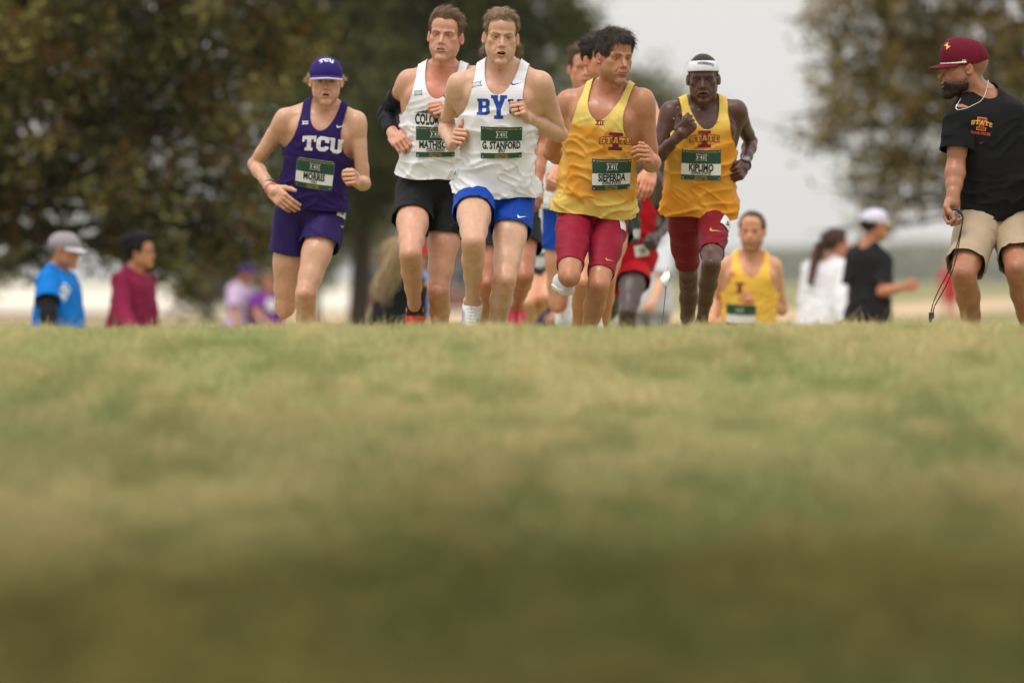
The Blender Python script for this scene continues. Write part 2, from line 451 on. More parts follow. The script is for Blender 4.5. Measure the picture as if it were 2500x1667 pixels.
def pose(sp):
    """joints from the spec: image position plus bone lengths give the depth; anything left out is filled in"""
    D = sp['D']; S = sp.get('S', 1.0); J = {}
    ya = radians(sp.get('yaw', 0)); left = np.array([cos(ya), sin(ya), 0]); fw = np.array([sin(ya), -cos(ya), 0])
    J['N'] = unproj(*sp['N'], D)
    J['P'] = unproj(*sp['P'], D + sp.get('lean', 0.06 if 'yaw' not in sp else 0.0))
    if 'plen' in sp: J['P'] = J['N'] + N_(J['P'] - J['N']) * sp['plen']
    up = N_(J['N'] - J['P'])
    for s_, sg in (('R', -1), ('L', 1)):
        k = 's' + s_
        if k in sp: v = sp[k]; J[k] = unproj(v[0], v[1], D - (v[2] if len(v) > 2 else 0.0))
        else: J[k] = J['N'] + left * sg * .178 * S * sp.get('shw', 1.0) - up * .045 * S
        k = 'h' + s_
        if k in sp: v = sp[k]; J[k] = unproj(v[0], v[1], D + sp.get('lean', 0.06) - (v[2] if len(v) > 2 else 0.0))
        else: J[k] = J['P'] + left * sg * .088 * S
    J['H'] = unproj(sp['H'][0], sp['H'][1], D - sp.get('headfwd', 0.03))
    for s_, sg in (('R', -1), ('L', 1)):
        if 'e' + s_ in sp: J['e' + s_] = solve_bone(J['s' + s_], *sp['e' + s_][:2], 0.30 * S, sp['e' + s_][2])
        else: J['e' + s_] = J['s' + s_] + N_(-UPV + left * sg * .16 - fw * .06) * .30 * S
        if 'w' + s_ in sp: J['w' + s_] = solve_bone(J['e' + s_], *sp['w' + s_][:2], 0.255 * S, sp['w' + s_][2])
        else: J['w' + s_] = J['e' + s_] + N_(-UPV + fw * sp.get('armf', .35) - left * sg * .05) * .255 * S
        if 'm' + s_ in sp:
            J['m' + s_] = solve_bone(J['w' + s_], *sp['m' + s_][:2], 0.085 * S, sp['m' + s_][2])
        else: J['m' + s_] = J['w' + s_] + N_(J['w' + s_] - J['e' + s_]) * 0.085 * S
        if 'k' + s_ in sp:
            J['k' + s_] = solve_bone(J['h' + s_], *sp['k' + s_][:2], 0.445 * S, sp['k' + s_][2])
            J['a' + s_] = solve_bone(J['k' + s_], *sp['a' + s_][:2], 0.425 * S, sp['a' + s_][2])
        else:
            hh = J['h' + s_]; a = hh + left * sg * .03 + fw * sp.get('step', .10) * sg; a[2] = float(ground_z(a[0], a[1])) + .092 * S
            v = a - hh; L = np.linalg.norm(v); l1, l2 = .445 * S, .425 * S
            if L > (l1 + l2) * .995: l1 = l1 * L / (l1 + l2) * 1.003; l2 = L * 1.003 - l1
            x = (l1 * l1 - l2 * l2 + L * L) / (2 * L); h = math.sqrt(max(l1 * l1 - x * x, 0)); vn = N_(v); kf = N_(fw - vn * (fw @ vn))
            J['k' + s_] = hh + vn * x + kf * h; J['a' + s_] = a
            sp.setdefault('f' + s_, tuple(fw + left * sg * .15))
    return J
UPV = np.array([0, 0, 1.0])

HANDS = {   # curl of the three finger joints (degrees), thumb points in the hand frame (x finger, n back, t thumb side)
    'fist': dict(curl=(72, 92, 62), thumb=[(.018, -.006, .024), (.048, -.018, .044), (.074, -.030, .040), (.090, -.038, .022)]),
    'fistup': dict(curl=(72, 92, 62), thumb=[(.018, -.004, .024), (.050, -.012, .046), (.074, -.016, .066), (.090, -.018, .088)]),
    'loose': dict(curl=(50, 70, 35), thumb=[(.018, -.004, .024), (.050, -.014, .046), (.078, -.022, .052), (.100, -.026, .050)]),
    'open': dict(curl=(28, 26, 14), thumb=[(.018, -.002, .024), (.048, -.010, .050), (.076, -.014, .066), (.100, -.014, .074)]),
    'hang': dict(curl=(22, 34, 22), thumb=[(.018, -.004, .024), (.052, -.014, .044), (.084, -.022, .050), (.108, -.028, .046)]),
    'grip': dict(curl=(48, 48, 40), thumb=[(.018, -.006, .024), (.045, -.024, .044), (.070, -.044, .036), (.092, -.056, .022)]),
}
def hand_frame(W, M, tdir, side):
    x = N_(M - W); t = N_(tdir - x * (tdir @ x))
    n = np.cross(x, t) if side == 'R' else np.cross(t, x)
    return np.stack([x, n, t], 1)
def hand(F, W, R, S, posed, thick=1.0):
    g = S * thick
    P = lambda p: W + R @ (np.array(p) * S)
    F.cone(P((-.03, 0, 0)), P((.012, 0, 0)), .026 * g, .025 * g, .01)
    F.box(P((.046, 0, .001)), R, np.array((.042, .0135, .040)) * g, .012 * g, .012)
    F.cone(P((.010, -.004, .012)), P((.070, 0, .022)), .017 * g, .013 * g, .008)
    F.cone(P((.010, -.006, -.014)), P((.070, -.002, -.026)), .017 * g, .013 * g, .008)
    cur = posed['curl']
    for i, (z, Ls, r) in enumerate([(.030, (.042, .026, .021), .0098), (.0105, (.046, .029, .022), .0100), (-.0095, (.043, .027, .021), .0094), (-.0285, (.034, .020, .019), .0084)]):
        p = np.array((.086 - abs(i - 1) * .003, 0.001, z)); a = 0.0
        sub = Field(); pr = P((.060, 0, z * 0.92))
        sub.cone(pr, P(p), .011 * g, (r + .0012) * g, .004)
        jit = (1 + 0.05 * (i - 1.5))
        for j in range(3):
            a += radians(cur[j]) * jit
            spread = z * 0.05 * (1 if sum(cur) < 120 else -0.3)
            q = p + np.array((cos(a), -sin(a), spread)) * Ls[j]
            sub.cone(P(p), P(q), (r - .0006 * j) * g, (r - .0006 * (j + 1)) * g, .003)
            p = q
        F.sub(sub, .0025)
    th = posed['thumb']; sub = Field()
    for j, (r1, r2) in enumerate([(.017, .0135), (.0125, .0115), (.0112, .0092)]):
        sub.cone(P(th[j]), P(th[j + 1]), r1 * g, r2 * g, .006)
    F.sub(sub, .004)

def basis_head(yaw, pitch, roll):
    y, p, r = radians(yaw), radians(pitch), radians(roll)
    f = np.array([sin(y) * cos(p), -cos(y) * cos(p), sin(p)])
    l = np.array([cos(y), sin(y), 0]); u = np.cross(f, l)
    l2 = l * cos(r) + u * sin(r); u2 = u * cos(r) - l * sin(r)
    return np.stack([l2, f, u2], 1)

class Head:
    def __init__(s, C, R, S, face):
        s.C, s.R, s.S, s.f = C, R, S, face
        s.w = face.get('w', 1.0)
    def P(s, x, y, z): return s.C + s.R @ (np.array([x * s.w, y, z]) * s.S)
    def loc(s, V): 
        q = (V - s.C) @ s.R / s.S; q[:, 0] /= s.w; return q
    def skull(s, F, off=0.0, k=0.02):
        S = s.S; E = lambda c, r, kk=k: F.ell(s.P(*c), s.R, np.array(r) * S * np.array([s.w, 1, 1]), kk, off=off)
        E((0, -.018, .034), (.0745, .096, .083)); E((0, .028, .050), (.064, .064, .058)); E((0, .026, -.030), (.0565, .062, .080))
        return F
    def build(s, F, detail=True):
        S = s.S; R = s.R; fc = s.f; w = s.w
        E = lambda c, r, k=.012, op='u', RR=R: F.ell(s.P(*c), RR, np.array(r) * S, k * S, op)
        Cn = lambda a, b, r1, r2, k=.010, op='u': F.cone(s.P(*a), s.P(*b), r1 * S, r2 * S, k * S, op)
        s.skull(F)
        jw = fc.get('jaw', 1.0); cz = fc.get('chin', 0.0); drop = fc.get('open', 0.0) 
        zc = -.100 - cz - drop
        for sg in (-1, 1):
            Cn((sg * .047 * jw, -.006, -.040), (sg * .041 * jw, .006, -.068), .019, .015, .020)
            Cn((sg * .041 * jw, .006, -.068), (sg * .010, .068, zc), .015, .014, .018)
            Cn((sg * .044 * jw, .012, -.050), (sg * .026, .052, -.062), .018, .020, .02)
            E((sg * .043, .049, -.014), (.018, .020, .015), .016)
            E((sg * .045, .012, -.034), (.019, .046, .046), .02)
        E((0, .073, zc), (.021, .017, .016), .014)
        E((0, .063, -.060 - drop * .5), (.034, .029, .034), .018)
        if not detail: 
            Cn((0, .084, .008), (0, .104, -.032), .010, .012, .010)
        else:
            for sg in (-1, 1): Cn((sg * .013, .0845, .0160), (sg * .046, .0685, .0150), .0072, .0072, .018)
            for sg in (-1, 1): E((sg * .030, .096, .000), (.018, .0145, .0110), .012, 's')
            for sg in (-1, 1):
                E((sg * .030, .0690, .000), (.0150, .0125, .0110), .004)
                eo = fc.get('eye', .0042)
                rot = R @ np.array(Matrix.Rotation(radians(sg * -5), 3, 'Y'))
                E((sg * .030, .086, -.0005), (.0125, .011, eo), .0016, 's', rot)
            nl = fc.get('nose', 1.0); nw = fc.get('nosew', 1.0)
            Cn((0, .080, .014), (0, .087 + .012 * nl, -.022), .0066, .0080, .008)
            Cn((0, .087 + .012 * nl, -.022), (0, .090 + .016 * nl, -.033), .0080, .0092, .006)
            for sg in (-1, 1):
                E((sg * .0125 * nw, .090, -.037), (.0066, .0090, .0068), .005)
                E((sg * .0060 * nw, .099, -.0445), (.0034, .005, .0030), .003, 's')
            mo = fc.get('open', 0.0) + fc.get('mouth', 0.0015); mw = fc.get('mw', .023); zt = -.0600; zb = -.0640 - 1.9 * mo
            gr = fc.get('grim', 0.0); lt = fc.get('lip', 1.0)
            ez = (zt + zb) / 2 - gr
            for sg in (-1, 1):
                Cn((sg * .003, .0965, zt), (sg * mw, .0845, ez + .001), .0055 * lt, .0032 * lt, .005)
                Cn((0, .0930, zb - .001), (sg * mw * .92, .0835, ez - .001), .0064 * lt, .0036 * lt, .005)
                # nasolabial crease
                Cn((sg * .022, .091, -.038), (sg * (mw + .010), .082, -.062), .0010, .0010, .009, 's')
            E((0, .089, -.0835 - drop), (.018, .006, .004), .010, 's')
            if mo > .003:
                E((0, .096, (zt + zb) / 2), (mw * .82, .022, mo * .95), .003, 's')
            else:
                Cn((-mw * .9, .091, ez), (0, .101, (zt + zb) / 2 - .0005), .0012, .0014, .003, 's'); Cn((mw * .9, .091, ez), (0, .101, (zt + zb) / 2 - .0005), .0012, .0014, .003, 's')
        for sg in (-1, 1):      # ears
            er = R @ np.array(Matrix.Rotation(radians(sg * 24), 3, 'Z')) @ np.array(Matrix.Rotation(radians(-14), 3, 'X'))
            es = fc.get('ear', 1.0)
            E((sg * .081, -.008, -.004), (.0058 * es, .0160 * es, .0275 * es), .004, 'u', er)
            E((sg * .071, -.002, -.010), (.012, .012, .020), .008, 'u', er)
            if detail:
                E((sg * .0880, -.006, -.001), (.0050, .0105, .0165), .003, 's', er)
                E((sg * .083, .001, -.012), (.006, .006, .009), .003, 's', er)
        return F
# ------------------------------------------------------------------ people
UP = np.array([0, 0, 1.0])
def hair_strands(V, T, head, n, length, sweep, lift, width, rs, curl=0.0):
    """thin ribbons growing out of a hair shell"""
    a = V[T[:, 0]]; b = V[T[:, 1]]; c = V[T[:, 2]]
    ar = np.linalg.norm(np.cross(b - a, c - a), axis=1); pr = ar / ar.sum()
    i = rs.choice(len(T), n, p=pr); r1 = np.sqrt(rs.rand(n))[:, None]; r2 = rs.rand(n)[:, None]
    P = a[i] * (1 - r1) + b[i] * r1 * (1 - r2) + c[i] * r1 * r2
    VN = vnormals(V, T); Nn = VN[T[i, 0]]
    d = None if callable(sweep[0]) else head.R @ np.array(sweep, float)
    q = head.loc(P)
    if d is None:                      # function of the head coordinates
        d = (sweep[0](q)) @ head.R.T
    else: d = np.repeat(d[None], n, 0)
    d = d + rs.randn(n, 3) * 0.22
    d = d - Nn * (d * Nn).sum(1, keepdims=True); d /= np.linalg.norm(d, axis=1, keepdims=True) + 1e-9
    L = length * (0.5 + rs.rand(n))[:, None]
    up = lift * (0.4 + rs.rand(n))[:, None]
    side = np.cross(d, Nn); side /= np.linalg.norm(side, axis=1, keepdims=True) + 1e-9
    cw = curl * rs.randn(n)[:, None]
    R2 = 1 / (2 * .085)
    def arc(k, u_, sw): return P + d * L * k - Nn * ((L * k) ** 2 * R2) + Nn * up * u_ + side * cw * L * sw
    p0 = P - Nn * .001; p1 = arc(.4, .8, 1); p2 = arc(.8, 1.0, 2); p3 = arc(1.15, .8, 2.4)
    w = width * (0.6 + 0.8 * rs.rand(n))[:, None]
    pts = []
    for p, ww in ((p0, 1), (p1, 1), (p2, .8), (p3, .1)):
        pts += [p - side * w * ww / 2, p + side * w * ww / 2]
    VV = np.stack(pts, 1).reshape(-1, 3); base = np.arange(n)[:, None] * 8
    Q = np.concatenate([base + np.array([[0, 1, 3, 2]]), base + np.array([[2, 3, 5, 4]]), base + np.array([[4, 5, 7, 6]])])
    return VV, tris(Q)

def zline(q, pts):
    y = q[:, 1]; p = np.array(pts); return np.interp(y, p[:, 0], p[:, 1])
HL_SHORT = [(-.13, -.062), (-.06, -.058), (-.035, -.012), (-.02, .022), (.012, .020), (.020, -.004), (.030, .002), (.042, .040), (.060, .066), (.075, .076), (.10, .078)]
HL_LONG = [(-.13, -.085), (-.06, -.08), (-.035, -.050), (-.02, .012), (.012, .010), (.020, -.008), (.030, .0), (.044, .036), (.062, .062), (.075, .070), (.10, .074)]

def make_hair(name, hd, parent, origin, st, rs, res=.0035):
    col = np.array(st['col']); S = hd.S
    F = Field()
    if st.get('full'): hd.build(F)
    else: hd.skull(F, off=0.0015)
    lo, hi = F.bbox(); lo -= .01; hi += .01
    V, Q = nets(F.grid(lo, hi, res) - (.0018 if st.get('full') else 0), lo, res); T = tris(Q)
    q = hd.loc(V)
    nz = vnoise(q, 55, 3) * .004 + vnoise(q, 24, 5) * .004
    region = st['region'](q) if 'region' in st else q[:, 2] - zline(q, st.get('line', HL_SHORT)) - np.where(q[:, 1] > .05, np.abs(q[:, 0]) * st.get('widow', 0.15), 0)
    f = region + nz * st.get('rag', 1.0)
    VF = np.concatenate([V, f[:, None]], 1)
    VF, T = clip(VF, T, f); V = VF[:, :3]; f = VF[:, 3]; q = hd.loc(V)
    n = vnormals(V, T)
    vol = st['vol'](q) if callable(st.get('vol')) else np.full(len(V), st.get('vol', .010))
    cl = vnoise(np.stack([q[:, 0] * 1.6, q[:, 1] * .5, q[:, 2] * 1.0], 1), 50, 9) * st.get('clump', .5) + vnoise(q, 110, 2) * .3 + 0.9
    V = V + n * (vol * sstep(0, st.get('ramp', .022), f) * cl * S)[:, None]
    c = col[None] * (0.75 + 0.5 * rs.rand(len(V), 1)) * (1 + .3 * vnoise(q, 90, 4)[:, None])
    if st.get('n', 0):
        n_ = st['n']
        V2, T2 = hair_strands(V, T, hd, n_, st.get('len', .03) * S, st.get('sweep', (0, -.6, .2)), st.get('lift', .006) * S, st.get('w', .0022), rs, st.get('curl', .0))
        f2 = rs.rand(n_, 1).repeat(8, 0)
        c2 = col[None] * (0.55 + 1.0 * f2)
        if 'col2' in st: c2 = np.where(rs.rand(n_, 1).repeat(8, 0) < .4, np.array(st['col2'])[None] * (0.7 + .6 * f2), c2)
        T = np.concatenate([T, T2 + len(V)]); V = np.concatenate([V, V2]); c = np.concatenate([c, c2])
    return mesh_obj(name, V, T, HAIR, parent, origin, cols=np.clip(c, 0, 1))

def make_cap(hd, parent, origin, col, brim_col=None, edge=None, pitch=6, lw=.0, tall=.0, name='cap', flat=0.0):
    S = hd.S; R = hd.R @ np.array(Matrix.Rotation(radians(-pitch), 3, 'X'))
    F = Field()
    F.ell(hd.P(0, -.012, .040), R, np.array((.084 * hd.w, .104, .078 + tall)) * S, .01)
    F.ell(hd.P(0, .030, .050 + flat), R, np.array((.066 * hd.w, .064, .060 + tall)) * S, .03 * S)
    lo, hi = F.bbox(); lo -= .01; hi += .01
    V, Q = nets(F.grid(lo, hi, .004), lo, .004); T = tris(Q)
    C0 = hd.P(0, -.012, .046); q = (V - C0) @ R / S
    f = q[:, 2] + .030 - .012 * sstep(-.02, -.09, q[:, 1]) 
    V, T = clip(V, T, f)
    q = (V - C0) @ R / S; ang = np.arctan2(q[:, 0], q[:, 1])
    seam = np.exp(-((np.abs(((ang / (pi / 3) + .5) % 1) - .5)) / .035) ** 2)
    V = V - vnormals(V, T) * (seam * .0016 * S)[:, None]
    o = mesh_obj(name, V, T, cloth('cap fabric', col, .8, .1), parent, origin)
    sm = o.modifiers.new('solid', 'SOLIDIFY'); sm.thickness = .0022; sm.offset = 1
    # brim: a curved plate from the front edge
    nu, nv = 25, 9; P = []
    for i in range(nu):
        a = radians(-72 + 144 * i / (nu - 1))
        for j in range(nv):
            r = j / (nv - 1)
            ext = .066 * (cos(a * 1.12) ** .55 if cos(a * 1.12) > 0 else 0)
            x = sin(a) * (.079 * hd.w + ext * r * .25); y = cos(a) * .098 + ext * r * 1.05 + .004
            z = -.022 - .014 * r - .22 * max(0, abs(x) - .0) ** 1.5 * (0.6 + r) + .010 
            P.append(C0 + R @ (np.array((x, y, z)) * S))
    P = np.array(P); Q = np.array([[i * nv + j, (i + 1) * nv + j, (i + 1) * nv + j + 1, i * nv + j + 1] for i in range(nu - 1) for j in range(nv - 1)])
    b = mesh_obj('brim', P, Q, cloth('cap brim', brim_col if brim_col is not None else col, .8, .1), o, None)
    b.data.transform(Matrix.Translation(-Vector(origin)))
    sm = b.modifiers.new('solid', 'SOLIDIFY'); sm.thickness = .004; sm.offset = 0
    if edge is not None:
        ring = [P[i * nv + nv - 1] for i in range(nu)]
        e = tube('brim_edge', ring, .0042, cloth('brim edge', edge, .6, 0), o, origin)
    return o

def tube(name, pts, r, m, parent, origin, n=6, closed=False, cols=None):
    pts = np.array(pts, float); k = len(pts); V = []
    for i in range(k):
        a = pts[(i - 1) % k] if (closed or i > 0) else pts[i]; b = pts[(i + 1) % k] if (closed or i < k - 1) else pts[i]
        t = N_(b - a); s_ = N_(np.cross(t, UP if abs(t[2]) < .95 else CR)); u_ = np.cross(s_, t)
        rr = r[i] if hasattr(r, '__len__') else r
        for j in range(n):
            V.append(pts[i] + (s_ * cos(2 * pi * j / n) + u_ * sin(2 * pi * j / n)) * rr)
    Q = []
    for i in range(k if closed else k - 1):
        for j in range(n):
            i2 = (i + 1) % k
            Q.append((i * n + j, i * n + (j + 1) % n, i2 * n + (j + 1) % n, i2 * n + j))
    if not closed:
        Q.append(tuple(range(n - 1, -1, -1))); Q.append(tuple((k - 1) * n + j for j in range(n)))
    return mesh_obj(name, V, Q, m, parent, origin)

def ring_on(name, C, axis, r, thick, m, parent, origin, n=22, ry=1.0, beads=0, hint=UP):
    axis = N_(axis); a = N_(np.cross(axis, hint)); b = np.cross(axis, a)
    pts = [C + a * cos(2 * pi * i / n) * r + b * sin(2 * pi * i / n) * r * ry for i in range(n)]
    rr = [thick * (1 + (.45 if beads and i % 2 else 0)) for i in range(n)]
    return tube(name, pts, rr, m, parent, origin, closed=True)

def limb_chain(F, pts, rad, k):
    for i in range(len(pts) - 1): F.cone(pts[i], pts[i + 1], rad[i], rad[i + 1], k)

def leg_fields(J, S, s_, b, fwd, cross=True):
    """two fields: the thigh and the lower leg"""
    H, K, A = J['h' + s_], J['k' + s_], J['a' + s_]
    dt = N_(K - H); ds = N_(A - K)
    kf = dt - ds
    if np.linalg.norm(kf) < .25: kf = fwd - dt * (fwd @ dt)
    kf = N_(kf); tf = N_(kf - dt * (kf @ dt)); sf = N_(kf - ds * (kf @ ds))
    lat = N_(np.cross(dt, tf)); g = S * b
    T_ = Field()
    L = np.linalg.norm(K - H); p = lambda t, f=0, l=0: H + dt * L * t + tf * f * g + lat * l * g
    limb_chain(T_, [p(-.02, -.008), p(.22, .004), p(.5, .006), p(.78, .0), p(1.0, 0)], [.079 * g, .078 * g, .071 * g, .057 * g, .049 * g], .02)
    for sg in (-1, 1):
        T_.ell(p(.78 if sg < 0 else .72, .026, sg * .027), np.stack([lat, tf, dt], 1), np.array((.024, .024, .070)) * g, .010)
        T_.ell(p(.45, .026, sg * .026), np.stack([lat, tf, dt], 1), np.array((.042, .044, .15)) * g, .014)
    T_.ell(p(.55, -.030, 0), np.stack([lat, tf, dt], 1), np.array((.048, .036, .15)) * g, .025)
    B = Field()
    Ls = np.linalg.norm(A - K); q = lambda t, f=0, l=0: K + ds * Ls * t + sf * f * g + lat * l * g
    B.cone(K - dt * .03, K + ds * .02, .051 * g, .050 * g, .01)
    B.ell(K + N_(kf) * .039 * g, np.stack([lat, N_(np.cross(lat, kf)), kf], 1), np.array((.022, .026, .020)) * g, .006)
    for sg in (-1, 1): B.ell(K + kf * .030 * g + lat * sg * .036 * g + ds * .018, np.eye(3), np.array((.016, .016, .022)) * g, .012, 's')
    limb_chain(B, [K, q(.14, -.004), q(.35, -.012), q(.62, -.008), q(.88, -.002), A], [.048 * g, .047 * g, .049 * g, .039 * g, .029 * g, .031 * g], .015)
    for sg in (-1, 1):
        B.ell(q(.30, -.024, sg * .017), np.stack([lat, sf, ds], 1), np.array((.031, .032, .095)) * g, .009)
    B.cone(q(.12, .036), q(.78, .022), .009 * g, .008 * g, .010)
    B.ell(q(.10, .038), np.eye(3), np.array((.015, .015, .018)) * g, .010)
    for sg in (-1, 1): B.ell(A + lat * sg * .027 * g, np.eye(3), np.array((.014, .014, .016)) * g, .010)
    return T_, B, dict(dt=dt, ds=ds, tf=tf, sf=sf, lat=lat, kf=kf)

def foot_frame(J, s_, S, info, sp):
    A = J['a' + s_]; ds = info['ds']
    toe = sp.get('f' + s_)
    toe = N_(np.array(toe, float)) if toe is not None else N_(info['sf'] * 1.0 + ds * 0.25)
    zh = np.array(sp['z' + s_], float) if 'z' + s_ in sp else -ds
    z = N_(zh - toe * (zh @ toe)); y = np.cross(z, toe)
    return A, np.stack([toe, y, z], 1)
def shoe(J, s_, S, info, sp, col, sole_col, parent, origin, accent=None, sock=None, lace=None, collar=None, res=.005):
    A, R = foot_frame(J, s_, S, info, sp); P = lambda x, y, z: A + R @ (np.array((x, y, z)) * S)
    F = Field()
    F.ell(P(-.022, 0, -.048), R, np.array((.044, .034, .042)) * S, .02)
    F.cone(P(-.010, 0, -.020), P(.010, 0, -.045), .040 * S, .040 * S, .02)
    F.cone(P(.0, 0, -.060), P(.13, .004, -.075), .036 * S, .038 * S, .03)
    F.cone(P(.13, .004, -.076), P(.195, .0, -.084), .037 * S, .020 * S, .02)
    F.cone(P(.03, 0, -.030), P(.12, .002, -.058), .026 * S, .026 * S, .02)
    lo, hi = F.bbox(); lo -= .01; hi += .01
    V, Q = nets(F.grid(lo, hi, res), lo, res); T = tris(Q)
    q = (V - A) @ R / S
    V, T = clip(V, T, np.minimum(q[:, 2] + .096, .012 - .25 * q[:, 0] - q[:, 2] + .02 * (q[:, 0] < -.02)))
    q = (V - A) @ R / S
    c = np.repeat(np.array(col)[None], len(V), 0)
    if accent is not None:
        m = sstep(.0, .012, vnoise(q, 22, 3) * .03 + .012 - np.abs(q[:, 2] + .06 - .25 * q[:, 0])) [:, None]
        c = c * (1 - m) + np.array(accent)[None] * m
    if collar is not None:
        m = sstep(-.050, -.038, q[:, 2] + .12 * np.clip(q[:, 0], 0, .1))[:, None]; c = c * (1 - m) + np.array(collar)[None] * m
    tg_ = (np.abs(q[:, 1]) < .0045) & (q[:, 0] > .03) & (q[:, 0] < .13); c[tg_] = c[tg_] * .75
    mt = _shoe_mat()
    o = mesh_obj('running_shoe', V, T, mt, parent, origin, cols=c)
    sm = o.modifiers.new('solid', 'SOLIDIFY'); sm.thickness = .003; sm.offset = 0
    # sole
    F2 = Field(); F2.cone(P(-.02, 0, -.075), P(.13, .004, -.082), .042 * S, .044 * S, .02); F2.cone(P(.13, .004, -.082), P(.20, 0, -.082), .043 * S, .022 * S, .02)
    V, Q = nets(F2.grid(lo - .01, hi + .01, .006), lo - .01, .006); T = tris(Q); q = (V - A) @ R / S
    V = V + R[:, 2][None] * (np.clip(q[:, 2], -.112, -.084) - q[:, 2])[:, None] * S
    mesh_obj('sole', V, T, mat('shoe sole', sole_col, .6, .03), o, origin)
    if lace is not None:
        for i in range(5):
            x = .045 + i * .017; zt = -.012 - (x - .03) * .30
            pts = [P(x + .006 * cos(a * 1.0), .026 * sin(a), zt + .006 + .010 * cos(a)) for a in np.linspace(-1.35, 1.35, 7)]
            tube('lace', pts, .0022 * S, mat('lace', lace, .8, 0), o, origin, n=5)
    if sock is not None:
        tube('sock', [P(0, 0, .045), P(0, 0, .02), P(0, 0, -.02)], [.0365 * S, .0375 * S, .043 * S], cloth('sock', sock), parent, origin, n=18)
    return o
_sm = []
def _shoe_mat():
    if not _sm:
        m, nt, b = mat_new('shoe upper'); a = nt.nodes.new('ShaderNodeVertexColor'); a.layer_name = 'Col'
        nt.links.new(a.outputs[0], b.inputs['Base Color']); b.inputs['Roughness'].default_value = .6; add_bump(nt, b, 300, .3); _sm.append(m)
    return _sm[0]

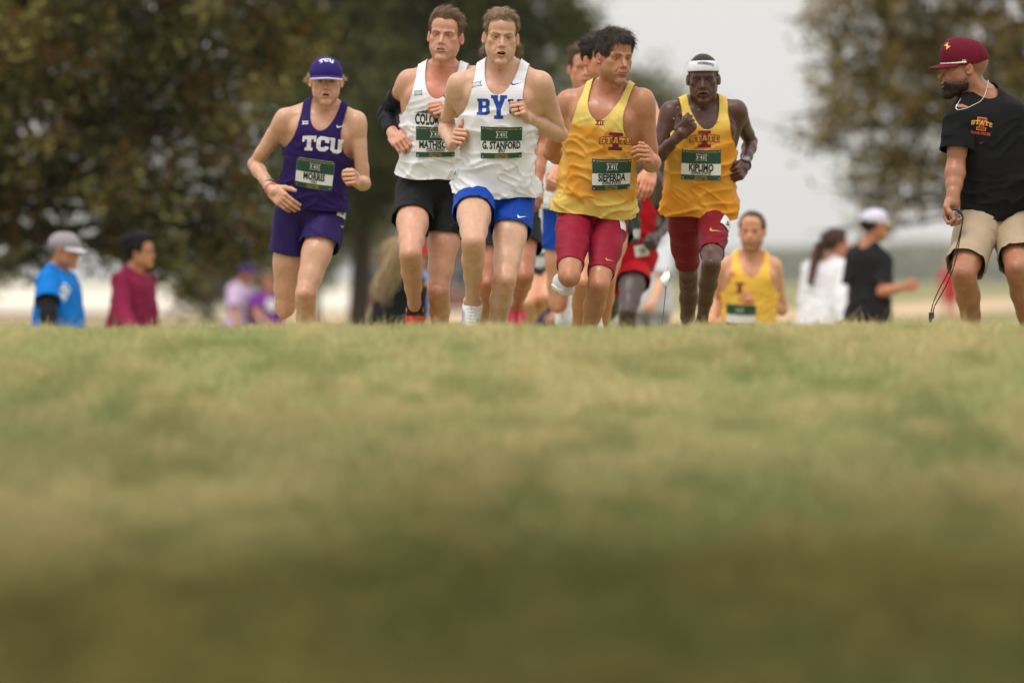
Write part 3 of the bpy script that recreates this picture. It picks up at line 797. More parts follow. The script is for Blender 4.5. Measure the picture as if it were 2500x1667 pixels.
def person(sp):
    rs = np.random.RandomState(sp.get('seed', 1)); S = sp.get('S', 1.0); J = pose(sp); main = sp.get('main', False)
    b = sp.get('build', 1.0)
    rp = J['hL'] - J['hR']; rsd = J['sL'] - J['sR']
    T = Torso(J['P'], J['N'], rp, rsd, S * sp.get('tw', 1.0), sp.get('bend', .012))
    # stand the figure on the ground: nothing moves sideways, the root is where the lower foot meets the grass
    root_xy = J['P'][:2]; gz = float(ground_z(root_xy[0], root_xy[1]))
    origin = np.array([root_xy[0], root_xy[1], gz])
    root = empty('person', origin, sp['label'], 'person', sp.get('group'))
    hd = Head(J['H'], basis_head(*sp.get('head', (0, 0, 0))), S * sp.get('hs', 1.0), sp.get('face', {}))
    fwd = T.fp
    table = sp.get('table', T_MALE)
    # ---- body field
    torso = Field()
    T.loft(torso, table, 0.0, .02)
    Pt = T.pt
    for sg, s_ in ((-1, 'R'), (1, 'L')):
        sh = J['s' + s_]
        torso.cone(Pt(sg * .06 * S, -.01, .90), sh, .052 * S * b, .046 * S * b, .035)
        torso.cone(Pt(sg * .03 * S, -.02, 1.06), sh + T.up * .012 - T.fs * .01, .034 * S, .026 * S, .03)       # trapezius
        torso.cone(Pt(sg * .018 * S, .045 * S, .955), sh + T.up * .022 + T.fs * .012, .010 * S, .010 * S, .016)   # clavicle
        torso.ell(Pt(sg * .072 * S, .070 * S, .80), T.frame(.8), np.array((.072, .036, .052)) * S * b, .03)  # chest
        torso.cone(Pt(sg * .115 * S, -.045 * S, .50), sh - T.up * .05, .036 * S, .040 * S, .035)      # lat
    body = Field(); body.sub(torso, .02)
    neckb = Pt(0, -.012 * S, .97); nk = sp.get('neck', .93)
    nt_ = hd.P(0, -.022, -.050)
    body.cone(neckb, nt_, .060 * S * nk, .053 * S * nk, .022)
    for sg in (-1, 1):
        body.cone(hd.P(sg * .048, -.018, -.045), Pt(sg * .016 * S, .045 * S, .955), .013 * S, .009 * S, .018)
    body.cone(hd.P(0, .020, -.095), Pt(0, .040 * S, .98), .020 * S, .016 * S, .03)
    if main: body.ell(hd.P(0, .030, -.128), np.eye(3), np.array((.010, .010, .013)) * S, .012)
    headF = Field(); hd.build(headF, detail=main or sp.get('facedetail', False))
    body.sub(headF, .022)
    hands = []
    for s_ in 'RL':
        sh, e, w, m_ = J['s' + s_], J['e' + s_], J['w' + s_], J['m' + s_]
        da = N_(e - sh); df = N_(w - e); am = sp.get('arm', 1.0) * S * b
        ua = Field(); L = np.linalg.norm(e - sh)
        side = N_(sh - T.pt(0, 0, .9))
        ua.ell(sh + side * .006 + da * .030, np.stack([N_(np.cross(da, N_(np.cross(da, side)))), N_(np.cross(da, side)), da], 1), np.array((.050, .056, .080)) * am, .02)
        limb_chain(ua, [sh, sh + da * L * .35, sh + da * L * .75, e], [.047 * am, .043 * am, .037 * am, .036 * am], .02)
        inner = N_(df - da * (df @ da)) if np.linalg.norm(np.cross(df, da)) > .2 else T.fs
        ua.ell(sh + da * L * .52 + inner * .012, np.stack([N_(np.cross(inner, da)), inner, da], 1), np.array((.032, .034, .085)) * am, .02)
        ua.ell(sh + da * L * .45 - inner * .016, np.stack([N_(np.cross(inner, da)), inner, da], 1), np.array((.032, .032, .09)) * am, .02)
        body.sub(ua, .024)
        fa = Field(); Lf = np.linalg.norm(w - e)
        fa.cone(e - da * .02, e, .034 * am, .036 * am, .01)
        fa.ell(e - inner * .010 - df * .004, np.eye(3), np.array((.024, .024, .024)) * am, .014)
        limb_chain(fa, [e, e + df * Lf * .25, e + df * Lf * .6, w - df * .01, w + df * .02], [.036 * am, .041 * am, .033 * am, .0245 * am, .0250 * am], .015)
        if sp.get('hand' + s_, 'fist') is not None:
            hf = Field(); R = hand_frame(w, m_, np.array(sp.get('t' + s_, (0, 0, 1.0)), float), s_)
            hand(hf, w, R, S, HANDS[sp.get('hand' + s_, 'fist')], sp.get('handw', 1.0)); fa.sub(hf, .012)
            hands.append((s_, w + R[:, 0] * .075, R, w))
        body.sub(fa, .003)
    legs = {}
    for s_ in 'RL':
        th, lo_, info = leg_fields(J, S, s_, b * sp.get('leg', 1.0), fwd); legs[s_] = info
        info['th'] = th
        body.sub(th, .035 if s_ == 'R' else .012)
        A, R = foot_frame(J, s_, S, info, sp); P = lambda x, y, z: A + R @ (np.array((x, y, z)) * S)
        lo_.cone(P(-.02, 0, -.06), P(.12, 0, -.085), .026 * S, .024 * S, .02); lo_.cone(P(.12, 0, -.085), P(.18, 0, -.09), .024 * S, .015 * S, .01)
        lo_.cone(A, P(.01, 0, -.05), .032 * S, .030 * S, .02)
        body.sub(lo_, .003)
    hres = .0028 if main else .006
    fine = [(hd.C - np.array((.125, .135, .150)) * S, hd.C + np.array((.125, .135, .145)) * S, hres)]
    for s_, c, R, w in hands: fine.append((c - .115 * S, c + .115 * S, .0036 if main else .0065))
    V, Q = surface(body, .0075 if main else .013, fine)
    if main:
        for _ in range(2):
            n_ = vnormals(V, Q); V = V - n_ * np.clip(body.at(V), -.002, .002)[:, None] * .9
    nrm = None
    if main:
        d0 = body.at(V); e_ = .0025; nrm = np.stack([body.at(V + np.eye(3)[i] * e_) - d0 for i in range(3)], 1); nrm /= np.linalg.norm(nrm, axis=1, keepdims=True) + 1e-12
    # ---- colours
    sk = np.array(sp['skin']); c = np.repeat(sk[None], len(V), 0)
    def blend(mask, col):
        nonlocal c
        mask = np.clip(mask, 0, 1)[:, None]; c = c * (1 - mask) + np.array(col)[None] * mask
    def mul(mask, m): 
        nonlocal c
        mask = np.clip(mask, 0, 1)[:, None]; c = c * (1 - mask * (1 - np.array(m)[None]))
    mul(.5 + .5 * vnoise(V, 9, 1), (.94, .91, .89))
    mul(.5 + .5 * vnoise(V, 28, 6), (.97, .93, .91))
    q = hd.loc(V); inh = (np.abs(q) < .16).all(1)
    fc = sp.get('face', {}); red = np.array((1.0, .78, .74)) if sk[0] > .2 else np.array((.92, .85, .85))
    G = lambda cx, cy, cz, r: np.exp(-(((q[:, 0] - cx) ** 2 + (q[:, 1] - cy) ** 2 + (q[:, 2] - cz) ** 2) / r ** 2)) * inh
    for sg in (-1, 1):
        mul(G(sg * .045, .07, -.030, .028) * .30, red); mul(G(sg * .085, 0, 0, .030) * .8, red)
    mul(G(0, .11, -.03, .020) * .7, red); mul(G(0, .10, .06, .05) * .4, red)
    mul(sstep(.10, .06, np.linalg.norm(q, axis=1)) * inh, fc.get('tone', (1.0, .90, .88) if sk[0] > .2 else (1, 1, 1)))
    for k_, r_ in (('kL', .055), ('kR', .055), ('eL', .045), ('eR', .045)):
        d = np.linalg.norm(V - J[k_], axis=1); mul(sstep(r_ * 1.4, r_ * .5, d) * .5, red)
    for s_, cc, R, w in hands:
        d = np.linalg.norm(V - (w + R[:, 0] * .10), axis=1); mul(sstep(.09, .03, d) * .5, red)
    nd = np.linalg.norm(V - T.pt(0, .08, .93), axis=1); mul(sstep(.14, .04, nd) * fc.get('flush', .35), (.98, .66, .58) if sk[0] > .2 else (1, 1, 1))
    if main or sp.get('facedetail'):
        op = fc.get('open', 0.0); mo = op + fc.get('mouth', .0015); mw = fc.get('mw', .023); zt = -.060; zb = -.064 - 1.9 * mo; gr = fc.get('grim', 0); ez = (zt + zb) / 2 - gr
        ax = np.abs(q[:, 0]); tx = np.clip(ax / mw, 0, 1)
        ztop = lerp(zt + .0065, ez + .003, tx ** 1.6); zbot = lerp(zb - .0085, ez - .004, tx ** 1.8)
        lips = sstep(0, .0022, ztop - q[:, 2]) * sstep(0, .0022, q[:, 2] - zbot) * sstep(.004, -.001, ax - mw) * (q[:, 1] > .06) * inh
        blend(lips * .85, sp.get('lips', sk * np.array((.86, .50, .48))))
        if mo > .003:
            ins = 1 - np.sqrt((q[:, 0] / (mw * .82)) ** 2 + ((q[:, 2] - (zt + zb) / 2) / (mo * .95)) ** 2)
            blend(sstep(-.04, .14, ins) * (q[:, 1] > .05) * inh, (.045, .012, .010))
        else:
            zl = lerp((zt + zb) / 2, ez, tx); blend(np.exp(-((q[:, 2] - zl) / .0018) ** 2) * (ax < mw * 1.05) * (q[:, 1] > .06) * inh * .8, sk * .18)
        bz = .0150 + fc.get('browz', 0) + .004 * np.sin(np.clip((ax - .010) / .045, 0, 1) * 2.4) - fc.get('frown', 0) * np.clip(1 - (ax - .008) / .02, 0, 1)
        brow = np.exp(-((q[:, 2] - bz) / (.0042 * fc.get('browt', 1.0))) ** 2) * sstep(.008, .014, ax) * sstep(.054, .044, ax) * (q[:, 1] > .03) * inh
        blend(brow * fc.get('browa', .75) * (.8 + .3 * vnoise(q, 500, 2)), fc.get('brow', (.05, .03, .02)))
        eo = fc.get('eye', .0042); tx = np.clip(np.abs(ax - .030) / .0150, 0, 1)
        zl = (eo + .0006) * np.sqrt(1 - tx ** 2); lash = np.exp(-((q[:, 2] + .0005 - zl) / .0014) ** 2) * (tx < 1) * (q[:, 1] > .05) * inh
        lash2 = np.exp(-((q[:, 2] + .0005 + zl) / .0012) ** 2) * (tx < 1) * (q[:, 1] > .05) * inh
        blend(lash * .9, sk * .10); blend(lash2 * .5, sk * .25)
        for sg in (-1, 1):
            mul(G(sg * .030, .08, .004, .014) * .6, (.70, .60, .58)); blend(G(sg * .0062, .100, -.0435, .0036) * .95, sk * .10)
            mul(G(sg * .031, .085, -.013, .010) * .3, (.82, .74, .74))
            mul(np.exp(-((np.abs(q[:, 0]) - (.020 - (q[:, 2] + .034) * .35)) / .003) ** 2) * (q[:, 2] < -.034) * (q[:, 2] > -.066) * (q[:, 1] > .06) * inh * .3, (.78, .66, .62))
        if 'spots' in fc:
            for _ in range(fc['spots']):
                a, h_ = rs.uniform(-.055, .055), rs.uniform(-.095, .055); blend(G(a, .075 + .02 * (1 - (a / .05) ** 2), h_, rs.uniform(.0016, .003)) * .0 + np.exp(-(((q[:, 0] - a) ** 2 + (q[:, 2] - h_) ** 2) / rs.uniform(.0014, .0026) ** 2)) * (q[:, 1] > .04) * inh * .8, sk * np.array((.42, .25, .2)))
        if 'stubble' in fc:
            sc, sa = fc['stubble']
            jawm = sstep(-.030, -.060, q[:, 2] - .5 * np.clip(.03 - q[:, 1], 0, .05)) * sstep(-.145, -.11, q[:, 2]) * (1 - .75 * np.exp(-((q[:, 0] / .028) ** 2 + ((q[:, 2] + .045) / .010) ** 2))) * sstep(-.02, .01, q[:, 1]) * inh
            blend(jawm * sa * (.8 + .4 * vnoise(q, 400, 3)) * (1 - lips), sc)
    if 'fade' in sp:       # cropped sides of the head
        fcn, fa_ = sp['fade']; m_ = sstep(-.004, .010, q[:, 2] - zline(q, HL_SHORT)) * inh * sstep(.045, .03, q[:, 1]); blend(m_ * fa_, fcn)
    bod = mesh_obj('body', V, Q, SKIN, root, origin, cols=np.clip(c, 0, 1), normals=nrm)
    # ---- eyes and teeth
    if main:
        fcx = sp.get('face', {})
        for sg in (-1, 1):
            ed = N_(hd.R @ np.array([fcx.get('gaze', 0.0), 1.0, fcx.get('gazez', -.05)]))
            ez_ = ed; ex = N_(np.cross(UP, ez_)); ey = np.cross(ez_, ex); C = hd.P(sg * .030, .0672, -.0005)
            vs, qs = sphere(14, 10); P = C + (vs[:, [0]] * ex + vs[:, [1]] * ey + vs[:, [2]] * ez_) * .0122 * S
            r_ = np.sqrt(vs[:, 0] ** 2 + vs[:, 1] ** 2)
            col = np.where((r_ < .50)[:, None] & (vs[:, 2] > 0)[:, None], np.array(fcx.get('iris', (.05, .035, .02))), np.array((.62, .56, .52)) if sk[0] > .2 else np.array((.35, .30, .26)))
            col = np.where((r_ < .24)[:, None] & (vs[:, 2] > 0)[:, None], .005, col)
            mesh_obj('eye', P, qs, EYE(), root, origin, cols=col)
        if fcx.get('teeth'):
            tt = fcx['teeth']; mo = fcx.get('open', 0) + fcx.get('mouth', .0015); mw = fcx.get('mw', .023) * .62
            up_ = []; zt = -.0605
            rows = [(zt - .0005, zt - min(.0065, mo * tt))]
            if fcx.get('grim'): rows = [(zt - .001, zt - mo * 1.75)]
            for za, zb_ in rows:
                P = []; n = 9
                for i in range(n):
                    a = (i / (n - 1) * 2 - 1); x = a * mw; y = .0865 - .006 * a * a
                    P += [hd.P(x, y, za - abs(a) * .001), hd.P(x, y - .0005, zb_ - abs(a) * (-.001))]
                Q_ = np.array([[2 * i, 2 * i + 1, 2 * i + 3, 2 * i + 2] for i in range(n - 1)])
                te = mesh_obj('teeth', P, Q_, mat('teeth', (.62, .58, .50), .35, .05), root, origin)
                te.modifiers.new('solid', 'SOLIDIFY').thickness = .003
    # ---- clothes
    ctx = dict(sp=sp, S=S, J=J, T=T, root=root, origin=origin, hd=hd, legs=legs, torso=torso, rs=rs, main=main, b=b, table=table, hands={h[0]: h for h in hands}, am=sp.get('arm', 1.0) * S * b)
    for g in sp.get('wear', []): 
        fn = WEAR[g[0]]; fn(ctx, **g[1])
    return ctx
_eye = []
def EYE():
    if not _eye:
        m, nt, b_ = mat_new('eye'); a = nt.nodes.new('ShaderNodeVertexColor'); a.layer_name = 'Col'
        nt.links.new(a.outputs[0], b_.inputs['Base Color']); b_.inputs['Roughness'].default_value = .12; _eye.append(m)
    return _eye[0]
def sphere(nu, nv):
    V = [(0, 0, 1.0)]; Q = []
    for j in range(1, nv):
        p = pi * (j / nv) ** 1.35
        for i in range(nu): a = 2 * pi * i / nu; V.append((sin(p) * cos(a), sin(p) * sin(a), cos(p)))
    V.append((0, 0, -1.0)); n = len(V)
    F = [(0, 1 + i, 1 + (i + 1) % nu) for i in range(nu)]
    for j in range(nv - 2):
        for i in range(nu):
            a = 1 + j * nu + i; b_ = 1 + j * nu + (i + 1) % nu; F += [(a, a + nu, b_ + nu, b_)]
    F += [(n - 1, n - 1 - nu + (i + 1) % nu, n - 1 - nu + i) for i in range(nu)]
    return np.array(V), F

# ------------------------------------------------------------------ clothes
_jv = []
def jersey_vc():
    if not _jv:
        m, nt, b = mat_new('damp jersey'); a = nt.nodes.new('ShaderNodeVertexColor'); a.layer_name = 'Col'; nt.links.new(a.outputs[0], b.inputs['Base Color'])
        b.inputs['Roughness'].default_value = .68; b.inputs['Specular IOR Level'].default_value = .3; add_bump(nt, b, 260, .25, .0012, 3); _jv.append(m)
    return _jv[0]
def jersey_dots(col):
    m, nt, b = mat_new('perforated jersey'); L = nt.links; a = nt.nodes.new('ShaderNodeAttribute'); a.attribute_name = 'fuv'
    sc = nt.nodes.new('ShaderNodeVectorMath'); sc.operation = 'MULTIPLY'; sc.inputs[1].default_value = (1 / .011, 0, 1 / .012); L.new(a.outputs['Vector'], sc.inputs[0])
    fr = nt.nodes.new('ShaderNodeVectorMath'); fr.operation = 'FRACTION'; L.new(sc.outputs[0], fr.inputs[0])
    sb = nt.nodes.new('ShaderNodeVectorMath'); sb.operation = 'SUBTRACT'; sb.inputs[1].default_value = (.5, 0, .5); L.new(fr.outputs[0], sb.inputs[0])
    ln = nt.nodes.new('ShaderNodeVectorMath'); ln.operation = 'LENGTH'; L.new(sb.outputs[0], ln.inputs[0])
    lt = nt.nodes.new('ShaderNodeMath'); lt.operation = 'LESS_THAN'; lt.inputs[1].default_value = .17; L.new(ln.outputs['Value'], lt.inputs[0])
    n = nt.nodes.new('ShaderNodeTexNoise'); n.inputs['Scale'].default_value = 7; L.new(a.outputs['Vector'], n.inputs['Vector'])
    th = nt.nodes.new('ShaderNodeMapRange'); th.inputs[1].default_value = .42; th.inputs[2].default_value = .60; L.new(n.outputs['Fac'], th.inputs[0])
    mu = nt.nodes.new('ShaderNodeMath'); mu.operation = 'MULTIPLY'; L.new(lt.outputs[0], mu.inputs[0]); L.new(th.outputs[0], mu.inputs[1])
    mx = nt.nodes.new('ShaderNodeMixRGB'); mx.inputs[1].default_value = (*col, 1); mx.inputs[2].default_value = (.58, .55, .60, 1); L.new(mu.outputs[0], mx.inputs[0]); L.new(mx.outputs[0], b.inputs['Base Color'])
    b.inputs['Roughness'].default_value = .75; b.inputs['Specular IOR Level'].default_value = .2; return m
def wrinkle(u, v, w, amp, seed, diag=.5, sc=1.0):
    bend = .35 * vnoise(np.stack([u, v, w], 1), 5, seed + 9)
    def lay(th, f, sd):
        c, s_ = np.cos(th + bend), np.sin(th + bend); a = w * c - u * s_; b = w * s_ + u * c
        n = vnoise(np.stack([b * .34, v * .45, a], 1) * sc, f, sd); return 1.9 * (1 - np.abs(n)) ** 5 - .45
    th = diag * .75
    mask = .55 + .6 * vnoise(np.stack([u, v, w], 1), 7, seed + 4)
    return amp * (lay(th, 21, seed) * .75 * np.clip(mask, 0, 1.2) + lay(-th * .8, 33, seed + 3) * .40 * np.clip(1.1 - mask, 0, 1) + .30 * vnoise(np.stack([u, v, w], 1), 9, seed + 6))
def finish_garment(ctx, name, V, T, m, thick=.0016, parent=None, cols=None, uv=None):
    o = mesh_obj(name, V, T, m, parent or ctx['root'], ctx['origin'], cols=cols, uvs=uv)
    sm = o.modifiers.new('solid', 'SOLIDIFY'); sm.thickness = thick; sm.offset = 0
    return o
def top(ctx, col, kind='singlet', loose=1.0, hem=-.06, nw=None, nd=None, strap=0.0, fold=1.0, name=None, m=None, sleeve=.55, sleevew=1.0, seed=None, front_low=0.0, longlen=.9, armlow=0.0, sweat=None, dots=False):
    S, T, J = ctx['S'], ctx['T'], ctx['J']; res = .0065 if ctx['main'] else .011
    nw = nw or (.080 if kind == 'singlet' else .074); nd = nd or (.135 if kind == 'singlet' else .045)
    seed = seed if seed is not None else ctx['sp'].get('seed', 1)
    G = Field()
    body_off = .006
    ex = (np.array([-.2, 0, .15, .3, .5, .7, .85, 1.06]), np.array([.024, .023, .021, .020, .013, .006, .003, .002]) * loose * S)
    T.loft(G, ctx['table'], body_off, .02, extra=ex)
    for sg, s_ in ((-1, 'R'), (1, 'L')):
        sh = J['s' + s_]
        G.cone(T.pt(sg * .06 * S, -.01, .90), sh, (.054) * S * ctx['b'], .047 * S * ctx['b'], .035, off=body_off)
        G.cone(T.pt(sg * .03 * S, -.02, 1.06), sh + T.up * .012 - T.fs * .01, .036 * S, .028 * S, .03, off=body_off)
        G.cone(T.pt(sg * .018 * S, .045 * S, .955), sh + T.up * .022 + T.fs * .012, .011 * S, .010 * S, .018, off=body_off)
        G.ell(T.pt(sg * .072 * S, .070 * S, .80), T.frame(.8), np.array((.074, .037, .054)) * S * ctx['b'], .03, off=body_off)
        G.cone(T.pt(sg * .115 * S, -.045 * S, .50), sh - T.up * .05, .038 * S, .041 * S, .035, off=body_off)
    if hem > -.1:
        for s_ in 'RL':
            H = J['h' + s_]; G.cone(H + T.up * .03, H + ctx['legs'][s_]['dt'] * .03, .084 * S * ctx['b'], .085 * S * ctx['b'], .03, off=.009 + .005 * loose)
    else:    # long tops cover the seat and the start of the thighs
        for s_ in 'RL':
            H = J['h' + s_]; G.cone(H + T.up * .02, H + ctx['legs'][s_]['dt'] * .10, .098 * S, .094 * S, .03, off=body_off)
    sleeves = []; G0 = Field(); G0.p = list(G.p)
    lo, hi = G.bbox(); lo -= .02; hi += .02
    V, Q = nets(G.grid(lo, hi, res), lo, res); F_ = tris(Q)
    u, v, w, t = T.uvw(V[:, 0], V[:, 1], V[:, 2])
    wn = (w - T.L) / S; au = np.abs(u) / S
    # hem
    fh = w - (hem * S - front_low * np.clip(v / .1, -1, 1)) + .006 * np.sin(u * 22 + seed) 
    ndd = lerp(min(nd, .045), nd, sstep(-.03, .05, v / S)); wt = .065
    hh = wn - wt
    fn_ = np.where(hh < 0, (au / nw) ** 2 + (hh / (ndd + wt * .4)) ** 2 - 1, (au / nw) ** 2 - 1) * .04 * S
    fn_ = np.where(wn < -.25, .05, fn_)
    if kind == 'singlet':
        lim = np.interp(wn, [-.6, -.26 - armlow, -.215 - armlow, -.185 - armlow, -.14 - armlow * .6, -.09, -.03, .03, .1], [.4, .30, .172, .146, .125, .114, .112, .116, .118])
        lim = lim + strap
        fa = (lim - au) * S
        keep = np.minimum(np.minimum(fh, fn_), fa)
    else:
        keep = np.minimum(fh, fn_)
    VF = np.concatenate([V, keep[:, None]], 1); VF, F_ = clip(VF, F_, keep); V = VF[:, :3]; kd = VF[:, 3]
    u, v, w, t = T.uvw(V[:, 0], V[:, 1], V[:, 2]); n = vnormals(V, F_)
    amp = np.interp(t, [-.2, 0, .25, .5, .7, .85, 1], [.010, .011, .011, .009, .0055, .0018, .0009]) * fold * S * (1.0 if ctx['main'] else 1.1)
    if kind != 'singlet': amp = np.maximum(amp, .004 * fold)
    d = wrinkle(u, v, w, amp, seed * 3.3, .6)
    V = V + n * (d + amp * .25)[:, None]
    hemband = np.exp(-((kd - .010) / .0022) ** 2); V = V - n * (hemband * .0012)[:, None]
    if kind != 'singlet':
        for s_ in 'RL':
            sh, e, ww = J['s' + s_], J['e' + s_], J['w' + s_]; am = ctx['am']; da = N_(e - sh); df = N_(ww - e); L = np.linalg.norm(e - sh); Lf = np.linalg.norm(ww - e)
            A_ = Field(); side = N_(sh - T.pt(0, 0, .9)); s0 = sh - side * .045
            if kind == 'tee':
                A_.cone(s0, sh + da * .02, .050 * S, .056 * am * (1 + (sleevew - 1) * .4), .02); A_.cone(sh + da * .02, sh + da * L * min(1, sleeve + .15), .056 * am * (1 + (sleevew - 1) * .4), .060 * am * sleevew, .02)
            else:
                A_.cone(s0, sh + da * .02, .050 * S, .056 * am * (1 + (sleevew - 1) * .4), .02); A_.cone(sh + da * .02, e, .056 * am * (1 + (sleevew - 1) * .4), .050 * am * sleevew, .02); A_.cone(e, ww, .050 * am * sleevew, .036 * am * sleevew, .02)
            lo, hi = A_.bbox(); lo -= .01; hi += .01; V2, Q2 = nets(A_.grid(lo, hi, res), lo, res); T2 = tris(Q2)
            k2 = G.at(V2) + .006
            sd = (V2 - sh) @ da
            if kind == 'tee': k2 = np.minimum(k2, sleeve * L - sd)
            else: k2 = np.minimum(k2, np.where(np.linalg.norm(V2 - ww, axis=1) < .12, longlen * Lf - (V2 - e) @ df, 1.0))
            if not len(V2): continue
            V2 = np.concatenate([V2, k2[:, None]], 1); V2, T2 = clip(V2, T2, k2)
            if not len(T2): continue
            V2 = V2[:, :3]; n2 = vnormals(V2, T2); x = (V2 - sh) @ da; r_ = V2 - sh - x[:, None] * da; 
            V2 = V2 + n2 * (wrinkle(r_ @ side, r_ @ np.cross(side, da), x * .8, .0045 * fold * S, seed + 2, .5))[:, None]
            F_ = np.concatenate([F_, T2 + len(V)]); V = np.concatenate([V, V2])
        u, v, w, t = T.uvw(V[:, 0], V[:, 1], V[:, 2])
    cv = None
    if sweat is not None:
        c2, ztop, zbot = sweat; wn = (w - T.L) / S; nn = vnoise(np.stack([u, v, w], 1), 9, seed) * .035 + vnoise(np.stack([u, v, w], 1), 30, seed + 1) * .012
        k = sstep(ztop + .02, ztop - .02, wn + nn) * (1 - .75 * sstep(zbot + .03, zbot - .01, wn - nn)); k = k * (.85 + .3 * vnoise(np.stack([u, v, w * .5], 1), 16, seed + 2))
        k = np.clip(k, 0, 1)[:, None]; cv = np.array(col)[None] * (1 - k) + np.array(c2)[None] * k; m = jersey_vc()
    if dots: m = jersey_dots(col)
    m = m or cloth('jersey', col)
    o = finish_garment(ctx, name or {'singlet': 'singlet', 'tee': 't_shirt', 'long': 'sweatshirt'}[kind], V, F_, m, uv=np.stack([u, v, w], 1), cols=cv)
    ctx['top'] = (o, BVHTree.FromPolygons([tuple(x) for x in V], [tuple(f) for f in F_]))
    return o

def shorts(ctx, col, kind='loose', hem=.30, waist=.20, flare=.4, r0=.082, r1=.080, fold=1.0, m=None, trim=None, name='shorts', seed=None):
    S, T, J = ctx['S'], ctx['T'], ctx['J']; res = .0062 if ctx['main'] else .011; legs = ctx['legs']
    seed = seed if seed is not None else ctx['sp'].get('seed', 1) + 5
    G = Field(); off = .003 if kind == 'tight' else .007
    tb = [r for r in ctx['table'] if r[0] < .45]
    T.loft(G, tb, off, .02)
    bb = ctx['b'] * ctx['sp'].get('leg', 1.0)
    for s_ in 'RL':
        H, K = J['h' + s_], J['k' + s_]; dt = legs[s_]['dt']; L = np.linalg.norm(K - H)
        if kind == 'tight':
            sub = Field()
            for fn, a, b_, op, k in legs[s_]['th'].p:
                sub.p.append((lambda X, Y, Z, fn=fn: fn(X, Y, Z) - off, a - off, b_ + off, op, k))
            G.sub(sub, .030 if s_ == 'R' else .010)
        else:
            ra = r0 * S * bb; rb = (r1 + .008 * flare) * S * bb
            sub = Field(); sub.cone(H - dt * .02, H + dt * L * min(1.0, hem + .12), ra, rb, .02, off=off)
            G.sub(sub, .040 if s_ == 'R' else .012)
    lo, hi = G.bbox(); lo -= .02; hi += .02
    V, Q = nets(G.grid(lo, hi, res), lo, res); F_ = tris(Q)
    def fields(V):
        ds_ = []; ss = []
        for s_ in 'RL':
            H, K = J['h' + s_], J['k' + s_]; dt = legs[s_]['dt']; L = np.linalg.norm(K - H)
            x = V - H; sl = x @ dt; ds_.append(np.linalg.norm(x - np.clip(sl, 0, L)[:, None] * dt, axis=1)); 
            lat_out = (x @ N_(T.rp)) * (1 if s_ == 'L' else -1)
            ss.append(hem * L - sl + (.035 * flare * np.clip(lat_out / .09, -.6, 1) * -.25 if kind == 'loose' else 0))
        u, v, w, t = T.uvw(V[:, 0], V[:, 1], V[:, 2])
        wgt = sstep(-.012, .012, ds_[1] - ds_[0])
        fl = ss[0] * wgt + ss[1] * (1 - wgt)
        return fl, (waist - t) * T.L, u, v, w, t
    fl, fw, *_ = fields(V); keep = np.minimum(fl, fw)
    VF = np.concatenate([V, fl[:, None]], 1); VF, F_ = clip(VF, F_, keep); V = VF[:, :3]; kd = VF[:, 3]
    fl, fw, u, v, w, t = fields(V); n = vnormals(V, F_)
    if kind == 'tight':
        amp = .0022 * fold * (1 + 1.5 * np.exp(-((w + .05) / .06) ** 2)); d = wrinkle(v * .6, u * .4, w * 1.6, amp, seed, .2, 1.5)
        d += -.0016 * np.exp(-((kd - .030) / .003) ** 2) + .0008 * (kd < .03)
    else:
        amp = (.0035 + .006 * sstep(.10, .0, kd)) * fold
        d = wrinkle(u * 1.4, v * 1.4, w * .35, amp, seed, .15, 1.3) + amp * .3
        d += -.0016 * np.exp(-((kd - .012) / .0025) ** 2)
        d += .0035 * np.abs(np.sin(u * 180)) * (fw < .035) * -.4
    V = V + n * (d * S)[:, None]
    cols = None
    o = finish_garment(ctx, name, V, F_, m or cloth('shorts fabric', col, .6 if kind == 'loose' else .55, .1), uv=np.stack([u, v, w], 1))
    ctx['bottom'] = (o, BVHTree.FromPolygons([tuple(x) for x in V], [tuple(f) for f in F_]))
    if trim is not None:
        pass
    return o

def trousers(ctx, col, name='trousers', w=1.0):
    S, T, J = ctx['S'], ctx['T'], ctx['J']; G = Field(); T.loft(G, [r for r in ctx['table'] if r[0] < .45], .008, .02)
    for s_ in 'RL':
        H, K, A = J['h' + s_], J['k' + s_], J['a' + s_]; sub = Field(); sub.cone(H, K, .094 * S * w, .070 * S * w, .02); sub.cone(K, A, .070 * S * w, .055 * S * w, .02); G.sub(sub, .02)
    lo, hi = G.bbox(); lo -= .02; hi += .02
    V, Q = nets(G.grid(lo, hi, .013), lo, .013); F_ = tris(Q)
    keep = np.full(len(V), .1)
    for s_ in 'RL':
        A = J['a' + s_]; ds = ctx['legs'][s_]['ds']; x = V - A; keep = np.where(np.linalg.norm(x, axis=1) < .12, np.minimum(keep, .01 - x @ ds), keep)
    V, F_ = clip(V, F_, keep); n = vnormals(V, F_); V = V + n * wrinkle(V[:, 0], V[:, 1], V[:, 2] * .6, .008, 4)[:, None]
    return finish_garment(ctx, name, V, F_, cloth('trouser cloth', col))

